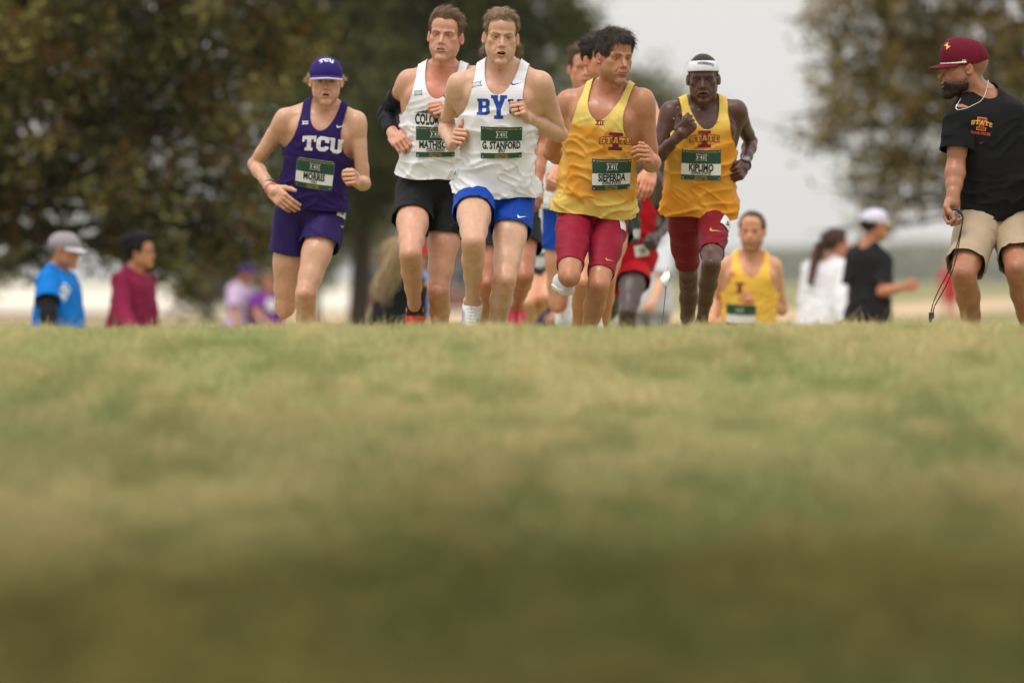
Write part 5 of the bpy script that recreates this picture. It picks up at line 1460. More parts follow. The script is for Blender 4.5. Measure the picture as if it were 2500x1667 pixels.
OL1 = [srgb(66, 68, 38), srgb(84, 84, 46), srgb(104, 100, 56), srgb(128, 92, 46), srgb(164, 156, 98)]
OL2 = [srgb(78, 84, 54), srgb(96, 102, 64), srgb(116, 118, 74), srgb(146, 144, 96)]
OL3 = [srgb(106, 96, 54), srgb(126, 112, 60), srgb(152, 126, 66), srgb(166, 150, 96)]
D1 = 72.0
lob = [L_(D1, *a) for a in [(-350, -500, 500, 420), (150, -420, 450, 380), (520, -350, 330, 330), (-200, 0, 350, 300, 1), (60, 60, 200, 200, -1.0), (240, 90, 220, 220, .4), (430, 40, 210, 230), (590, 110, 150, 230, .8), (30, 280, 170, 190, -.6), (200, 330, 180, 170), (380, 300, 200, 200, .5), (560, 330, 130, 190, 0),
    (20, 480, 120, 120), (130, 500, 90, 80, .5), (330, 500, 150, 130, -.4), (480, 520, 140, 100, .3), (600, 500, 80, 90), (400, 640, 60, 80), (450, 690, 36, 40, .3), (310, 610, 60, 70), (600, 600, 60, 50, .3), (520, 590, 50, 60), (60, 610, 80, 60), (20, 650, 60, 45), (110, 650, 45, 45, .3), (-60, 660, 60, 50), (150, 600, 40, 60, .5), (250, 600, 60, 70, .2), (350, 600, 80, 70, -.3), (540, 610, 90, 60), (650, 560, 60, 80), (-200, 350, 260, 260), (-60, 560, 90, 110), (700, 60, 110, 200, 1)]]
bx, by = unproj(-110, 0, D1)[0], D1; tree((bx, by, float(ground_z(bx, by))), lob, .24, 'large dark olive oak filling the upper left, hanging over the spectators', OL1, 150000, .046, 11)
D2 = 110.0
lob = [L_(D2, *a) for a in [(820, -260, 330, 250), (1150, -250, 300, 230), (860, 40, 220, 180), (1080, 30, 220, 170, .5), (1280, 10, 130, 110), (720, 200, 120, 170), (900, 260, 190, 170, -.6), (1080, 230, 190, 150), (1250, 150, 110, 120), (1290, 260, 90, 110, .3), (800, 430, 130, 110), (960, 440, 170, 110, .4), (1120, 400, 140, 120), (880, 520, 110, 50), (1260, 360, 90, 90), (690, 420, 70, 110), (1390, 60, 50, 70)]]
p = unproj(870, 790, D2); tree((p[0], p[1], float(ground_z(p[0], p[1]))), lob, .16, 'dark green oak in the middle with its bare straight trunk left of the runners', OL2, 120000, .064, 12, fork=.42)
D3 = 95.0
lob = [L_(D3, *a) for a in [(2250, -300, 330, 260), (2600, -250, 330, 300), (2120, 20, 150, 120), (2280, 60, 170, 150, .5), (2450, 60, 170, 170), (2090, 180, 110, 110), (2230, 230, 150, 140), (2400, 260, 170, 170, .4), (2070, 310, 90, 70), (2170, 380, 110, 90), (2320, 420, 110, 80), (2020, 270, 55, 80), (1985, 345, 50, 38), (2120, 470, 60, 50), (2150, 520, 36, 40), (2480, 410, 100, 80), (2620, 200, 200, 260), (2020, 60, 40, 60), (2040, 150, 50, 50), (2240, 500, 40, 30), (2100, 555, 20, 20)]]
bx = unproj(2680, 0, D3)[0]; tree((bx, D3, float(ground_z(bx, D3))), lob, .2, 'sparse olive brown tree on the right, sky showing through, behind the maroon cap', OL3, 60000, .055, 13, gap=-.45)
D4 = 230.0
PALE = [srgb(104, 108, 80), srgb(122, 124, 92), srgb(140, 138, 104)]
lob = [L_(D4, *a) for a in [(1420, 170, 60, 130), (1500, 300, 90, 120), (1590, 220, 55, 55), (1640, 290, 50, 60), (1560, 340, 90, 70), (1450, 420, 110, 110), (1600, 420, 60, 50)]]
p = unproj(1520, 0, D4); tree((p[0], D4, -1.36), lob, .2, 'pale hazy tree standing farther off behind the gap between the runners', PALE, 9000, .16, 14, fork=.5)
far = [(505, 665, 60, 75, 210, 'small grey green tree above the cream field, left of the purple cap'), (700, 650, 110, 70, 260, 'hazy round tree low behind the purple singlet runner'), (770, 560, 120, 60, 180, 'olive tree between the dark oak and its trunk'), (1015, 640, 30, 60, 240, 'narrow hazy tree beside the brick building')]
for i, (px, py, rx, ry, D, lb) in enumerate(far):
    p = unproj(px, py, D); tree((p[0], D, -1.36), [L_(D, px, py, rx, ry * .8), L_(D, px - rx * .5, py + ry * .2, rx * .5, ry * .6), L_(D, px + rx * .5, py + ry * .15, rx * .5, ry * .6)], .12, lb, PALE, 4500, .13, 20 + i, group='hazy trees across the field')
# far wood that reads as one mass
rs = np.random.RandomState(4); n = 26000; Dw = 2400.0; px = rs.uniform(1300, 2900, n); nzv = vnoise(np.stack([px / 55, px * 0, px * 0], 1), 1, 2); nz2 = vnoise(np.stack([px / 18, px * 0, px * 0], 1), 1, 7)
topy = 606 + 16 * nzv + 6 * nz2 + 30 * np.clip((2000 - px) / 350, 0, 1) * 0.6 - 14 * np.exp(-((px - 2290) / 80) ** 2); py = topy + (708 - topy) * rs.rand(n) ** .9
dep = Dw + rs.uniform(-80, 100, n); P = np.stack([(px - 1250) / FPX * dep, dep, (680 - py) / FPX * dep], 1)
nr = rs.randn(n, 3); nr /= np.linalg.norm(nr, axis=1, keepdims=True); a = rs.randn(n, 3); a -= nr * (a * nr).sum(1, keepdims=True); a /= np.linalg.norm(a, axis=1, keepdims=True); b = np.cross(nr, a); sz = 1.35 * (.5 + rs.rand(n, 1))
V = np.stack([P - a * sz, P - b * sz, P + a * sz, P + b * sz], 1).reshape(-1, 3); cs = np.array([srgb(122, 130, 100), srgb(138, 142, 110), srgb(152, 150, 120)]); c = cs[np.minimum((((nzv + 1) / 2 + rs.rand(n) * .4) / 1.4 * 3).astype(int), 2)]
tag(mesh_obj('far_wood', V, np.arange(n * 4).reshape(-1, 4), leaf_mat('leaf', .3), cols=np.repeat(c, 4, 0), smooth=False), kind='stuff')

# ------------------------------------------------------------------ brick building beyond the oak
def bxm(name, lo, hi, m, parent, origin):
    x0, y0, z0 = lo; x1, y1, z1 = hi
    V = [(x0, y0, z0), (x1, y0, z0), (x1, y1, z0), (x0, y1, z0), (x0, y0, z1), (x1, y0, z1), (x1, y1, z1), (x0, y1, z1)]
    F = [(0, 3, 2, 1), (4, 5, 6, 7), (0, 1, 5, 4), (1, 2, 6, 5), (2, 3, 7, 6), (3, 0, 4, 7)]
    return mesh_obj(name, V, F, m, parent, origin, smooth=False)
bo = np.array(unproj(1040, 760, 300.0)); bo[2] = -1.36
hs = empty('brick_building', bo, 'low reddish brown brick building behind the oak trunk and the runners', 'building')
brk = mat('brick wall', srgb(126, 84, 72), .9, .12, 3); rof = mat('shingle roof', srgb(74, 60, 52), .9, .15, 5); gl = mat('window glass', (.05, .06, .07), .15, 0); trm = mat('trim', srgb(190, 180, 165), .7, .03)
x0, x1 = bo[0] - 2.7, bo[0] + 2.7; y0 = bo[1]
bxm('wall', (x0, y0, -1.46), (x1, y0 + 5, .95), brk, hs, bo)
V = [(x0 - .3, y0 - .3, .95), (x1 + .3, y0 - .3, .95), (x1 + .3, y0 + 5.3, .95), (x0 - .3, y0 + 5.3, .95), (x0 + 1, y0 + 2.5, 2.7), (x1 - 1, y0 + 2.5, 2.7)]
mesh_obj('roof', V, [(0, 1, 5, 4), (1, 2, 5), (2, 3, 4, 5), (3, 0, 4), (3, 2, 1, 0)], rof, hs, bo, smooth=False)
for i, wx in enumerate((-1.9, 0.0, 1.5)):
    if i == 1: d_ = bxm('door', (bo[0] + wx - .45, y0 - .06, -1.36), (bo[0] + wx + .45, y0 - .004, .65), mat('door', srgb(80, 66, 56), .6, .05), hs, bo)
    else:
        f = bxm('window', (bo[0] + wx - .5, y0 - .07, -.5), (bo[0] + wx + .5, y0 - .004, .6), trm, hs, bo)
        bxm('pane', (bo[0] + wx - .42, y0 - .09, -.42), (bo[0] + wx + .42, y0 - .072, .52), gl, f, bo)

# ------------------------------------------------------------------ marker flags
def flag(px_top, px_tip, px_bot, px_right, stick, D, label, grp):
    P = [unproj(*q, D) for q in (px_top, px_tip, px_bot, px_right)]; base = unproj(*stick, D); base[2] = float(ground_z(base[0], base[1])); b0 = P[2] + (P[3] - P[2]) * .15
    r = empty('marker_flag', base, label, 'flag', grp)
    tube('wire', [base - UP * .05, (base + b0) / 2 + CR * .002, b0, P[0] * .3 + b0 * .7], .0021, mat('flag wire', (.12, .10, .09), .4, 0, metal=.8), r, base, n=6)
    V = []; n = 7
    for i in range(n):
        for j in range(n):
            s, t = i / (n - 1), j / (n - 1); p = (P[0] * (1 - s) + P[3] * s) * (1 - t) + (P[1] * (1 - s) + P[2] * s) * t; V.append(p + CF * .012 * sin(s * 4 + t * 3))
    Q = np.array([[i * n + j, (i + 1) * n + j, (i + 1) * n + j + 1, i * n + j + 1] for i in range(n - 1) for j in range(n - 1)])
    o = mesh_obj('cloth', V, Q, mat('flag plastic', (.80, .80, .78), .45, .02), r, base); o.modifiers.new('s', 'SOLIDIFY').thickness = .0008
flag((1633, 646), (1610, 682), (1624, 706), (1636, 676), (1606, 830), 31.0, 'white marker flag on a thin bent wire in front of the headband runner', 'white flags marking the course')
flag((1469, 774), (1458, 802), (1462, 830), (1476, 812), (1462, 860), 31.6, 'white marker flag tip just above the grass beside the bib runner in maroon tights', 'white flags marking the course')

# ------------------------------------------------------------------ haze
def haze():
    x, y0, y1, z0, z1 = 4600, -45, 4100, -2.6, 17
    o = bxm('haze', (-x, y0, z0), (x, y1, z1), None, None, None)
    m = bpy.data.materials.new('haze'); m.use_nodes = True; nt = m.node_tree; nt.nodes.clear(); out = nt.nodes.new('ShaderNodeOutputMaterial'); v = nt.nodes.new('ShaderNodeVolumePrincipled')
    v.inputs['Color'].default_value = (.97, .975, .98, 1); v.inputs['Density'].default_value = HAZE; v.inputs['Anisotropy'].default_value = .2; nt.links.new(v.outputs[0], out.inputs['Volume']); o.data.materials.append(m)
    tag(o, kind='stuff'); return o
HAZE = .00011
haze()
# ------------------------------------------------------------------ the cast
def spline(pp, m):
    k = len(pp); q = []
    for i in range((k - 1) * m + 1):
        t = i / m; a = min(int(t), k - 2); u = t - a; P4 = [np.array(pp[max(0, min(k - 1, a + d))], float) for d in (-1, 0, 1, 2)]
        q.append(.5 * (2 * P4[1] + (P4[2] - P4[0]) * u + (2 * P4[0] - 5 * P4[1] + 4 * P4[2] - P4[3]) * u * u + (3 * P4[1] - P4[0] - 3 * P4[2] + P4[3]) * u ** 3))
    return q
PALE_SK = srgb(206, 166, 138); DARK = srgb(84, 50, 36); OLIVE = srgb(178, 128, 96)
NAVY = srgb(0, 62, 160); GOLDS = srgb(224, 160, 50); CARD = srgb(140, 12, 42); PURP = srgb(42, 24, 88); TXW = np.array((.76, .74, .80))
RUN = 'runners in the race'; SPEC = 'spectators beside the course'
part_sweep = (lambda q: np.stack([np.sign(q[:, 0] + .004) * (.75 + .2 * (q[:, 1] > 0)), -.55 * np.ones(len(q)), -.30 - .5 * (np.abs(q[:, 0]) > .05)], 1),)
fwd_sweep = (lambda q: np.stack([.35 * np.ones(len(q)), .8 * np.ones(len(q)), -.15 - .8 * (q[:, 1] > .05)], 1),)
side_sweep = (lambda q: np.stack([.7 * np.ones(len(q)), -.4 * np.ones(len(q)), .2 - .9 * (np.abs(q[:, 0]) > .06)], 1),)
def Vtop(lo_, hi_, z0=.03, z1=.09, front=0.0): return lambda q: lo_ + (hi_ - lo_) * sstep(z0, z1, q[:, 2]) + front * sstep(.03, .09, q[:, 1])

def beard_region(q):
    ax = np.abs(q[:, 0]); side = -.064 - .008 * sstep(.0, .05, q[:, 1]) + .012 * sstep(.055, .075, q[:, 1]) - q[:, 2]
    r = np.minimum(np.minimum(side, q[:, 1] + .002), q[:, 2] + .135)
    mouth = np.sqrt((ax / .026) ** 2 + ((q[:, 2] + .066) / .013) ** 2) - 1
    return np.where(q[:, 1] > .05, np.minimum(r, mouth * .02), r)

# --- runner in the white singlet, leading
c = person(dict(label='leading runner in white singlet and royal blue shorts, green and white race bib', group=RUN, D=31.3, main=True, seed=3, skin=PALE_SK, arm=.95,
  N=(1227, 173), P=(1208, 470), lean=.10, sR=(1122, 207, -.02), sL=(1318, 204, .04), hR=(1158, 476, .03), hL=(1256, 482, -.03), H=(1223, 92), headfwd=.05, head=(4, -2, -3),
  eR=(1090, 312, 'f'), wR=(1104, 350, 'n'), mR=(1111, 332, 'n'), tR=(.25, 0, 1), handR='fistup', eL=(1366, 328, 'f'), wL=(1290, 288, 'n'), mL=(1274, 262, 'n'), tL=(-.35, 0, 1), handL='fist',
  kR=(1156, 590, 'n'), aR=(1154, 735, 'f'), kL=(1232, 680, 'n'), aL=(1206, 842, 'f'), fR=(-.1, -.8, -.6), fL=(0, -1, -.1),
  face=dict(open=.004, w=.925, mouth=.0034, mw=.023, chin=.003, jaw=.95, tone=(1, .88, .85), teeth=.9, brow=(.12, .065, .04), browa=1.0, frown=.004, spots=12, eye=.0034, iris=(.05, .05, .05), flush=.4),
  wear=[('top', dict(col=(.77, .76, .79), hem=-.005, nw=.078, nd=.13, dots=True, fold=1.7)), ('shorts', dict(col=NAVY, hem=.42)),
        ('hair', dict(col=(.15, .088, .046), col2=(.42, .27, .15), n=9000, len=.026, w=.0013, sweep=part_sweep, lift=.0025, vol=Vtop(.001, .013, .02, .10), line=HL_SHORT)),
        ('shoes', dict(col=(.74, .75, .80), sole_col=(.10, .12, .25), lace=(.8, .8, .8), accent=(.36, .34, .60)))]))
top_o = c['top'][0]
bib(c, 1224, 347, 'G. STANFORD', 'BYU', -1)
S_ = Surf(c['top'][1], 1222, 262, -1, .05)
f, w_ = word_field('BYU', .072, gap=.05, tall=[1, 1.46, 1]); decal(c, S_, 'word_print', fmesh(f, w_ * 1.05, .125, .0022), ink('royal', srgb(10, 62, 150)), top_o, -.004)
emblem_on(c, 1164, 206, 3, .046, (.06, .07, .12), thin=True); swoosh_on(c, 1262, 205, 2, .052, srgb(20, 70, 160))
swoosh_on(c, 1275, 530, 4, .050, (.8, .8, .8), key='bottom')
try: hip_tag(c, 1112, 428, '82', -14, .062, .046, where='top', tr=-62, ts=.034)
except ValueError: pass
R = c['hands']['L'][2]; wv = c['hands']['L'][3]; ring_on('ring', wv + R @ np.array((.098, -.013, -.0095)), R @ np.array((0.3, -1, 0)), .0118, .0022, mat('ring', (.02, .02, .02), .3, 0), c['root'], c['origin'], n=14)

# --- runner in purple with cap
c = person(dict(label='runner in purple singlet, purple shorts and purple cap with white lettering', group=RUN, D=34.2, S=.98, main=True, seed=8, skin=srgb(208, 164, 134), arm=.84,
  N=(794, 268), P=(757, 516), lean=.10, sR=(697, 290, .0), sL=(869, 297, .04), hR=(712, 533, -.02), hL=(800, 528, .03), H=(796, 199), headfwd=.05, head=(2, -1, -1),
  eR=(621, 401, 'f'), wR=(664, 463, 'n'), mR=(690, 488, 'n'), tR=(.8, -.3, .6), handR='open', eL=(889, 449, 'f'), wL=(875, 444, 'n'), mL=(862, 432, 'n'), tL=(-.15, 0, 1), handL='fist',
  kR=(695, 752, 'f'), aR=(733, 655, 'f'), kL=(746, 716, 'n'), aL=(746, 885, 'f'), fR=(.25, .8, .3), fL=(0, -1, -.1), leg=1.0,
  face=dict(open=.002, w=.94, mouth=.0028, mw=.019, brow=(.16, .10, .05), browa=.5, eye=.003, iris=(.06, .05, .04), lips=srgb(200, 110, 96), jaw=.95, flush=.2),
  wear=[('top', dict(col=PURP, hem=.035, nw=.074, nd=.125, strap=-.006)), ('shorts', dict(col=PURP, hem=.39, flare=1.2)),
        ('hair', dict(col=(.45, .31, .16), col2=(.62, .47, .28), n=2600, len=.015, w=.0018, lift=.004, curl=.35, vol=lambda q: .002 + .022 * sstep(.06, .072, np.abs(q[:, 0])) * (q[:, 2] < .03), region=lambda q: np.minimum(np.minimum(.034 - q[:, 2], q[:, 2] - (-.036 + .3 * np.clip(q[:, 1] + .02, -.1, .1))), -.004 - q[:, 1]))),
        ('cap', dict(col=srgb(50, 34, 108), edge=(.72, .66, .78), pitch=2)),
        ('shoes', dict(col=srgb(225, 70, 90), sole_col=(.5, .3, .3))),
        ('wrist_band', dict(s_='R', col=srgb(230, 110, 110), at=.010, th=.006)), ('wrist_band', dict(s_='R', col=(.45, .42, .40), at=.050, th=.0035, beads=1, name='bracelet', r=.0295)), ('wrist_band', dict(s_='R', col=(.05, .03, .04), at=.042, th=.0025, name='cord', r=.030))]))
top_o = c['top'][0]
bib(c, 768, 425, 'MORRIS', 'TCU', -7)
S_ = Surf(c['top'][1], 787, 356, -6, .05); f, w_ = word_field('TCU', .072, gap=.04, arch=.12); lil = ink('lilac white', TXW)
decal(c, S_, 'word_print', fmesh(f, w_ * 1.05, .13, .0024), lil, top_o)
emblem_on(c, 745, 300, 0, .036, TXW); swoosh_on(c, 833, 309, 2, .044, TXW)
hip_tag(c, 835, 515, '3', -8, .060, .068, ts=.040, tr=-8); 
try: swoosh_on(c, 836, 553, 5, .030, TXW, key='bottom')
except ValueError: pass
cap_o = c['cap']; me = cap_o.data; org = c['origin']
bv = BVHTree.FromPolygons([tuple(np.array(v.co) + org) for v in me.vertices], [tuple(p.vertices) for p in me.polygons])
S_ = Surf(bv, 797, 150, 0, .02); f, w_ = word_field('TCU', .026, gap=.04, arch=.25); decal(c, S_, 'cap_print', fmesh(f, w_ * 1.1, .05, .0016), lil, cap_o, eps=.003)
S_ = Surf(bv, 832, 167, 50, .006); decal(c, S_, 'tick_print', swoosh(.016), lil, cap_o, eps=.003)

# --- runner with the black arm sleeve
c = person(dict(label='runner in white singlet and black shorts with black sleeve on one arm, grimacing', group=RUN, D=33.0, main=True, seed=5, skin=srgb(206, 156, 130), arm=.92, S=1.0,
  N=(1080, 178), P=(1055, 462), lean=.10, sR=(999, 198, -.02), sL=(1160, 190, .03), hR=(1012, 480, .03), hL=(1096, 482, -.03), H=(1087, 90), headfwd=.04, head=(-9, 3, -5),
  eR=(944, 282, 'f'), wR=(962, 330, 'n'), mR=(976, 346, 'n'), tR=(.9, -.2, .45), handR='loose', eL=(1160, 322, 'f'), wL=(1092, 290, 'n'), mL=(1074, 262, 'n'), tL=(-.45, 0, 1), handL='fist',
  kR=(1002, 620, 'n'), aR=(1013, 757, 'f'), kL=(1070, 706, 'n'), aL=(1076, 862, 'f'), fR=(-.05, -.8, -.6), fL=(0, -1, -.1),
  face=dict(open=.0, w=.97, mouth=.0046, mw=.024, chin=.004, jaw=.97, tone=(1, .84, .80), grim=.007, teeth=1, brow=(.07, .04, .025), browa=.95, frown=.006, browz=-.002, eye=.0026, iris=(.03, .02, .015), flush=.95, lip=.8),
  wear=[('top', dict(col=(.80, .79, .82), hem=.065, nw=.078, nd=.145, fold=1.5)), ('shorts', dict(col=(.006, .006, .007), hem=.42)),
        ('hair', dict(col=(.125, .066, .036), col2=(.30, .18, .11), n=7000, len=.022, w=.0013, sweep=side_sweep, lift=.004, vol=Vtop(.002, .020, .03, .10), line=HL_SHORT)),
        ('arm_sleeve', dict(s_='R', col=(.006, .007, .011), a=.36, b=.80)),
        ('shoes', dict(col=srgb(225, 205, 120), sole_col=srgb(230, 130, 60), accent=srgb(235, 120, 50), collar=srgb(190, 14, 20), sock=(.03, .03, .032)))]))
top_o = c['top'][0]
bib(c, 1063, 346, 'MATHISON', 'COLORADO', -1)
emblem_on(c, 1021, 227, 2, .040, (.10, .10, .12), thin=True); swoosh_on(c, 1094, 234, 0, .044, BLACK)
S_ = Surf(c['top'][1], 1062, 292, -1, .05); V_, T_ = textmesh('COLORADO', .048, .64, .045, .012, 1.0); V_[:, 0] *= .190 / (V_[:, 0].max() - V_[:, 0].min()); bk = ink('black', BLACK); decal(c, S_, 'word_print', (V_, T_), bk, top_o)
def ridge(X, Y):
    x = X / .10; h = .026 * np.clip(1 - np.abs(x) ** 1.3, 0, 1) * (.75 + .25 * np.abs(((x * 5.3) % 1) * 2 - 1)); base = np.minimum(h - (Y + .013), Y + .013)
    return np.minimum(base, .0016 * np.sin((X * .8 + Y * .5) * 900) + .0011)
decal(c, S_, 'mountain_print', fmesh(ridge, .20, .04, .0018), bk, top_o, 0, .040)

# --- gold singlet runner in cardinal half tights
c = person(dict(label='dark haired runner in loose gold singlet and cardinal half tights, looking aside', group=RUN, D=32.2, main=True, seed=13, build=.96, skin=srgb(186, 132, 98), arm=1.05,
  N=(1488, 222), P=(1448, 512), lean=.08, sR=(1388, 250, -.05), sL=(1568, 246, .05), hR=(1402, 530, .03), hL=(1492, 533, -.03), H=(1500, 143), headfwd=.06, head=(27, -2, -2),
  eR=(1346, 372, 'f'), wR=(1404, 398, 'f'), mR=(1420, 392, 'n'), handR='fist', eL=(1590, 400, 'f'), wL=(1592, 392, 'n'), mL=(1580, 376, 'n'), tL=(-.15, 0, 1), handL='loose',
  kR=(1390, 675, 'n'), aR=(1382, 660, 'f'), zR=(0, 0, 1), kL=(1461, 696, 'n'), aL=(1430, 855, 'f'), fR=(-.1, 1, .15), fL=(.1, -1, -.1),
  face=dict(open=.0, w=.96, mouth=.0012, mw=.022, tone=(1, .95, .92), brow=(.03, .018, .012), browa=.95, browt=1.25, eye=.0036, iris=(.03, .015, .008), gaze=-.12, stubble=(srgb(120, 84, 62), .5), flush=.5, lip=.9, chin=.002),
  wear=[('top', dict(col=srgb(222, 196, 104), sweat=(srgb(208, 140, 36), -.150, -.475), hem=-.015, loose=1.5, nw=.083, nd=.165, strap=-.004, fold=1.6, armlow=.03)), ('shorts', dict(col=CARD, kind='tight', hem=.84)),
        ('hair', dict(col=(.028, .018, .013), col2=(.09, .058, .042), n=9000, len=.032, w=.0014, sweep=fwd_sweep, lift=.006, curl=.22, vol=Vtop(.001, .015, .03, .10), widow=.1)),
        ('shoes', dict(col=(.78, .78, .80), sole_col=(.8, .8, .8))),
        ('wrist_band', dict(s_='L', col=(.10, .07, .05), at=.004, th=.0018, r=.028, name='cord'))]))
top_o = c['top'][0]
bib(c, 1493, 426, 'SIEPERDA', 'IOWA STATE', -3, dark=.95, green=GREEN * .8)
emblem_on(c, 1464, 300, -2, .048, srgb(130, 20, 30)); swoosh_on(c, 1537, 301, 8, .040, srgb(130, 20, 30))
state_mark(c, 1503, 346, -3, .082, srgb(110, 16, 40), GOLDS * .9)
swoosh_on(c, 1489, 636, -6, .044, srgb(220, 170, 60), key='bottom')
hip_tag(c, 1519, 545, '', 12, .038, .075, ts=.03)

# --- runner with the white headband
c = person(dict(label='dark skinned runner in gold singlet and cardinal half tights with white headband', group=RUN, D=33.4, main=True, seed=17, skin=DARK, arm=.86, S=.98,
  N=(1714, 260), P=(1706, 512), lean=.10, sR=(1638, 274, .04), sL=(1797, 270, -.02), hR=(1668, 524, -.02), hL=(1744, 524, .03), H=(1717, 193), headfwd=.05, head=(-3, -4, 1), build=.98,
  eR=(1596, 394, .04), wR=(1658, 330, 'n'), mR=(1688, 298, 'n'), tR=(-.35, -.2, 1), handR='fistup', eL=(1833, 346, 'f'), wL=(1816, 406, 'n'), mL=(1802, 424, 'n'), tL=(-.3, 0, 1), handL='fist',
  kR=(1681, 676, 'f'), aR=(1676, 835, 'f'), kL=(1737, 645, 'n'), aL=(1712, 793, 'f'), fR=(0, -1, -.1), fL=(0, -.7, -.7), leg=.90,
  face=dict(open=.002, w=.93, mouth=.003, mw=.024, nosew=1.15, lip=1.25, brow=(.01, .008, .006), browa=.7, eye=.0028, iris=(.01, .008, .006), lips=srgb(110, 70, 64), jaw=.95),
  wear=[('top', dict(col=srgb(224, 188, 84), sweat=(srgb(214, 140, 28), -.10, -.60), hem=-.02, loose=1.2, nw=.078, nd=.13, fold=1.5)), ('shorts', dict(col=srgb(120, 6, 26), kind='tight', hem=.78)),
        ('hair', dict(col=(.012, .010, .009), n=900, len=.004, w=.0012, lift=.0005, vol=.002, line=[(-.13, -.04), (-.06, -.04), (-.02, .02), (.02, .02), (.05, .06), (.1, .085)])),
        ('headband', dict()), ('shoes', dict(col=(.5, .5, .52), sole_col=(.6, .6, .6))),
        ('wrist_band', dict(s_='R', col=srgb(215, 180, 40), at=.020, th=.0055, beads=1, name='bracelet')), ('watch', dict(s_='L', at=.012, col=(.03, .03, .035)))]))
bib(c, 1712, 403, 'KIPLIMO', 'IOWA STATE', -1, detail=True, sc=1.02)
state_mark(c, 1720, 340, 0, .080, srgb(116, 18, 44), GOLDS * .82); swoosh_on(c, 1752, 299, 9, .040, srgb(130, 20, 30))
swoosh_on(c, 1748, 564, -14, .060, srgb(220, 170, 60), key='bottom', flip=False)
hip_tag(c, 1773, 546, '9', -22, .062, .078, ts=.046, tr=-15)
S_ = Surf(c['band'][1], 1722, 155, -3, .02); V_, T_ = textmesh('NOKIRWU', .014, .80, .05, .006); decal(c, S_, 'band_print', (V_, T_), ink('band blue', srgb(70, 74, 130)), c['band'][0], .004, 0, .003)
# drops of water thrown up beside him
rsd_ = np.random.RandomState(5)
for i, (px, py) in enumerate([(1687, 218), (1691, 228), (1656, 279), (1685, 251), (1694, 256), (1663, 251), (1673, 250), (1640, 252), (1668, 281), (1638, 288), (1625, 292), (1627, 314), (1688, 262), (1648, 303), (1658, 270), (1705, 268), (1714, 271), (1645, 290)]):
    p = unproj(px, py, 33.3 + .3 * rsd_.rand()); vs, qs = sphere(8, 6); r_ = .0016 + .0022 * (i == 2) + .0012 * rsd_.rand()
    o = mesh_obj('water_drop', vs * r_ * np.array((1.4, 1, .8)), qs, mat('water drop', (.95, .95, .95), .05, 0, spec=1.0, coat=1), None, None); o.location = p
    tag(o, 'bright water drop flying in the air by the shoulder of the headband runner', 'water drop', 'water drops in the air')

# --- coach
c = person(dict(label='bearded man in maroon cap, black t-shirt and khaki shorts leaning toward the runners', D=31.9, main=True, seed=21, skin=srgb(172, 120, 90), S=1.02, build=1.06, leg=1.02, arm=1.02, neck=1.08,
  N=(2398, 236), P=(2436, 520), lean=.05, sR=(2345, 286, .10), sL=(2472, 276, -.04), hR=(2392, 536, .06), hL=(2478, 536, -.03), H=(2351, 168), headfwd=.02, head=(-78, -3, 0),
  eR=(2334, 400, .05), wR=(2326, 486, .08), mR=(2322, 524, .01), tR=(-.85, -.5, 0), handR='grip', eL=(2515, 400, .0), wL=(2540, 500, .15),
  kR=(2352, 668, 'n'), aR=(2380, 838, 'f'), kL=(2484, 655, 'n'), aL=(2520, 838, 'f'), fR=(-.5, -1, -.0), fL=(-.3, -1, 0), table=T_SOFT, tw=.98,
  face=dict(w=1.0, open=.003, mouth=.003, brow=(.04, .025, .02), stubble=(srgb(50, 36, 30), .9), iris=(.03, .02, .015), nose=1.1, eye=.0034), fade=(srgb(120, 90, 72), .5),
  wear=[('top', dict(col=(.0045, .0045, .0055), kind='tee', hem=-.02, loose=1.2, nw=.072, nd=.05, sleeve=.72, sleevew=1.28, fold=1.0)), ('shorts', dict(col=srgb(170, 150, 124), hem=.84, flare=0, r0=.090, r1=.068, waist=.22, fold=1.0, name='khaki_shorts')),
        ('hair', dict(name='beard', col=(.030, .019, .013), n=2600, len=.012, w=.0014, lift=.003, sweep=(0, .3, -1), ramp=.012, rag=1.6, vol=lambda q: .001 + .004 * sstep(-.07, -.11, q[:, 2]), full=True, region=lambda q: beard_region(q))),
        ('cap', dict(col=srgb(98, 12, 34), pitch=4, tall=.012, flat=.014)), ('shoes', dict(col=(.2, .2, .2), sole_col=(.7, .7, .7)))]))
J = c['J']; T = c['T']
pts = spline([unproj(px, py, 31.9 - dd) for px, py, dd in [(2413, 196, .02), (2410, 212, .07), (2404, 232, .12), (2394, 247, .16), (2378, 256, .19), (2358, 265, .21), (2338, 268, .22), (2334, 262, .21), (2338, 254, .20), (2346, 240, .16)]], 5)
tube('necklace', pts, [.0020 if i % 2 else .0013 for i in range(len(pts))], mat('silver chain', (.72, .70, .68), .25, 0, metal=1.0), c['root'], c['origin'], n=6)
cap_o = c['cap']; bv = BVHTree.FromPolygons([tuple(np.array(v.co) + c['origin']) for v in cap_o.data.vertices], [tuple(p.vertices) for p in cap_o.data.polygons])
hd = c['hd']; ropep = []
for a in np.linspace(-80, 80, 25):
    a = radians(a); R_ = hd.R @ np.array(Matrix.Rotation(radians(-4), 3, 'X')); C0 = hd.P(0, -.012, .046); x, y = sin(a) * .087, cos(a) * .110
    ropep.append(C0 + R_ @ (np.array((x, y, -.012 - .22 * abs(x) ** 1.5)) * hd.S))
tube('cap_rope', ropep, [.0042 if i % 2 else .0034 for i in range(25)], mat('white rope', (.75, .74, .72), .7, .05), cap_o, c['origin'], n=7)
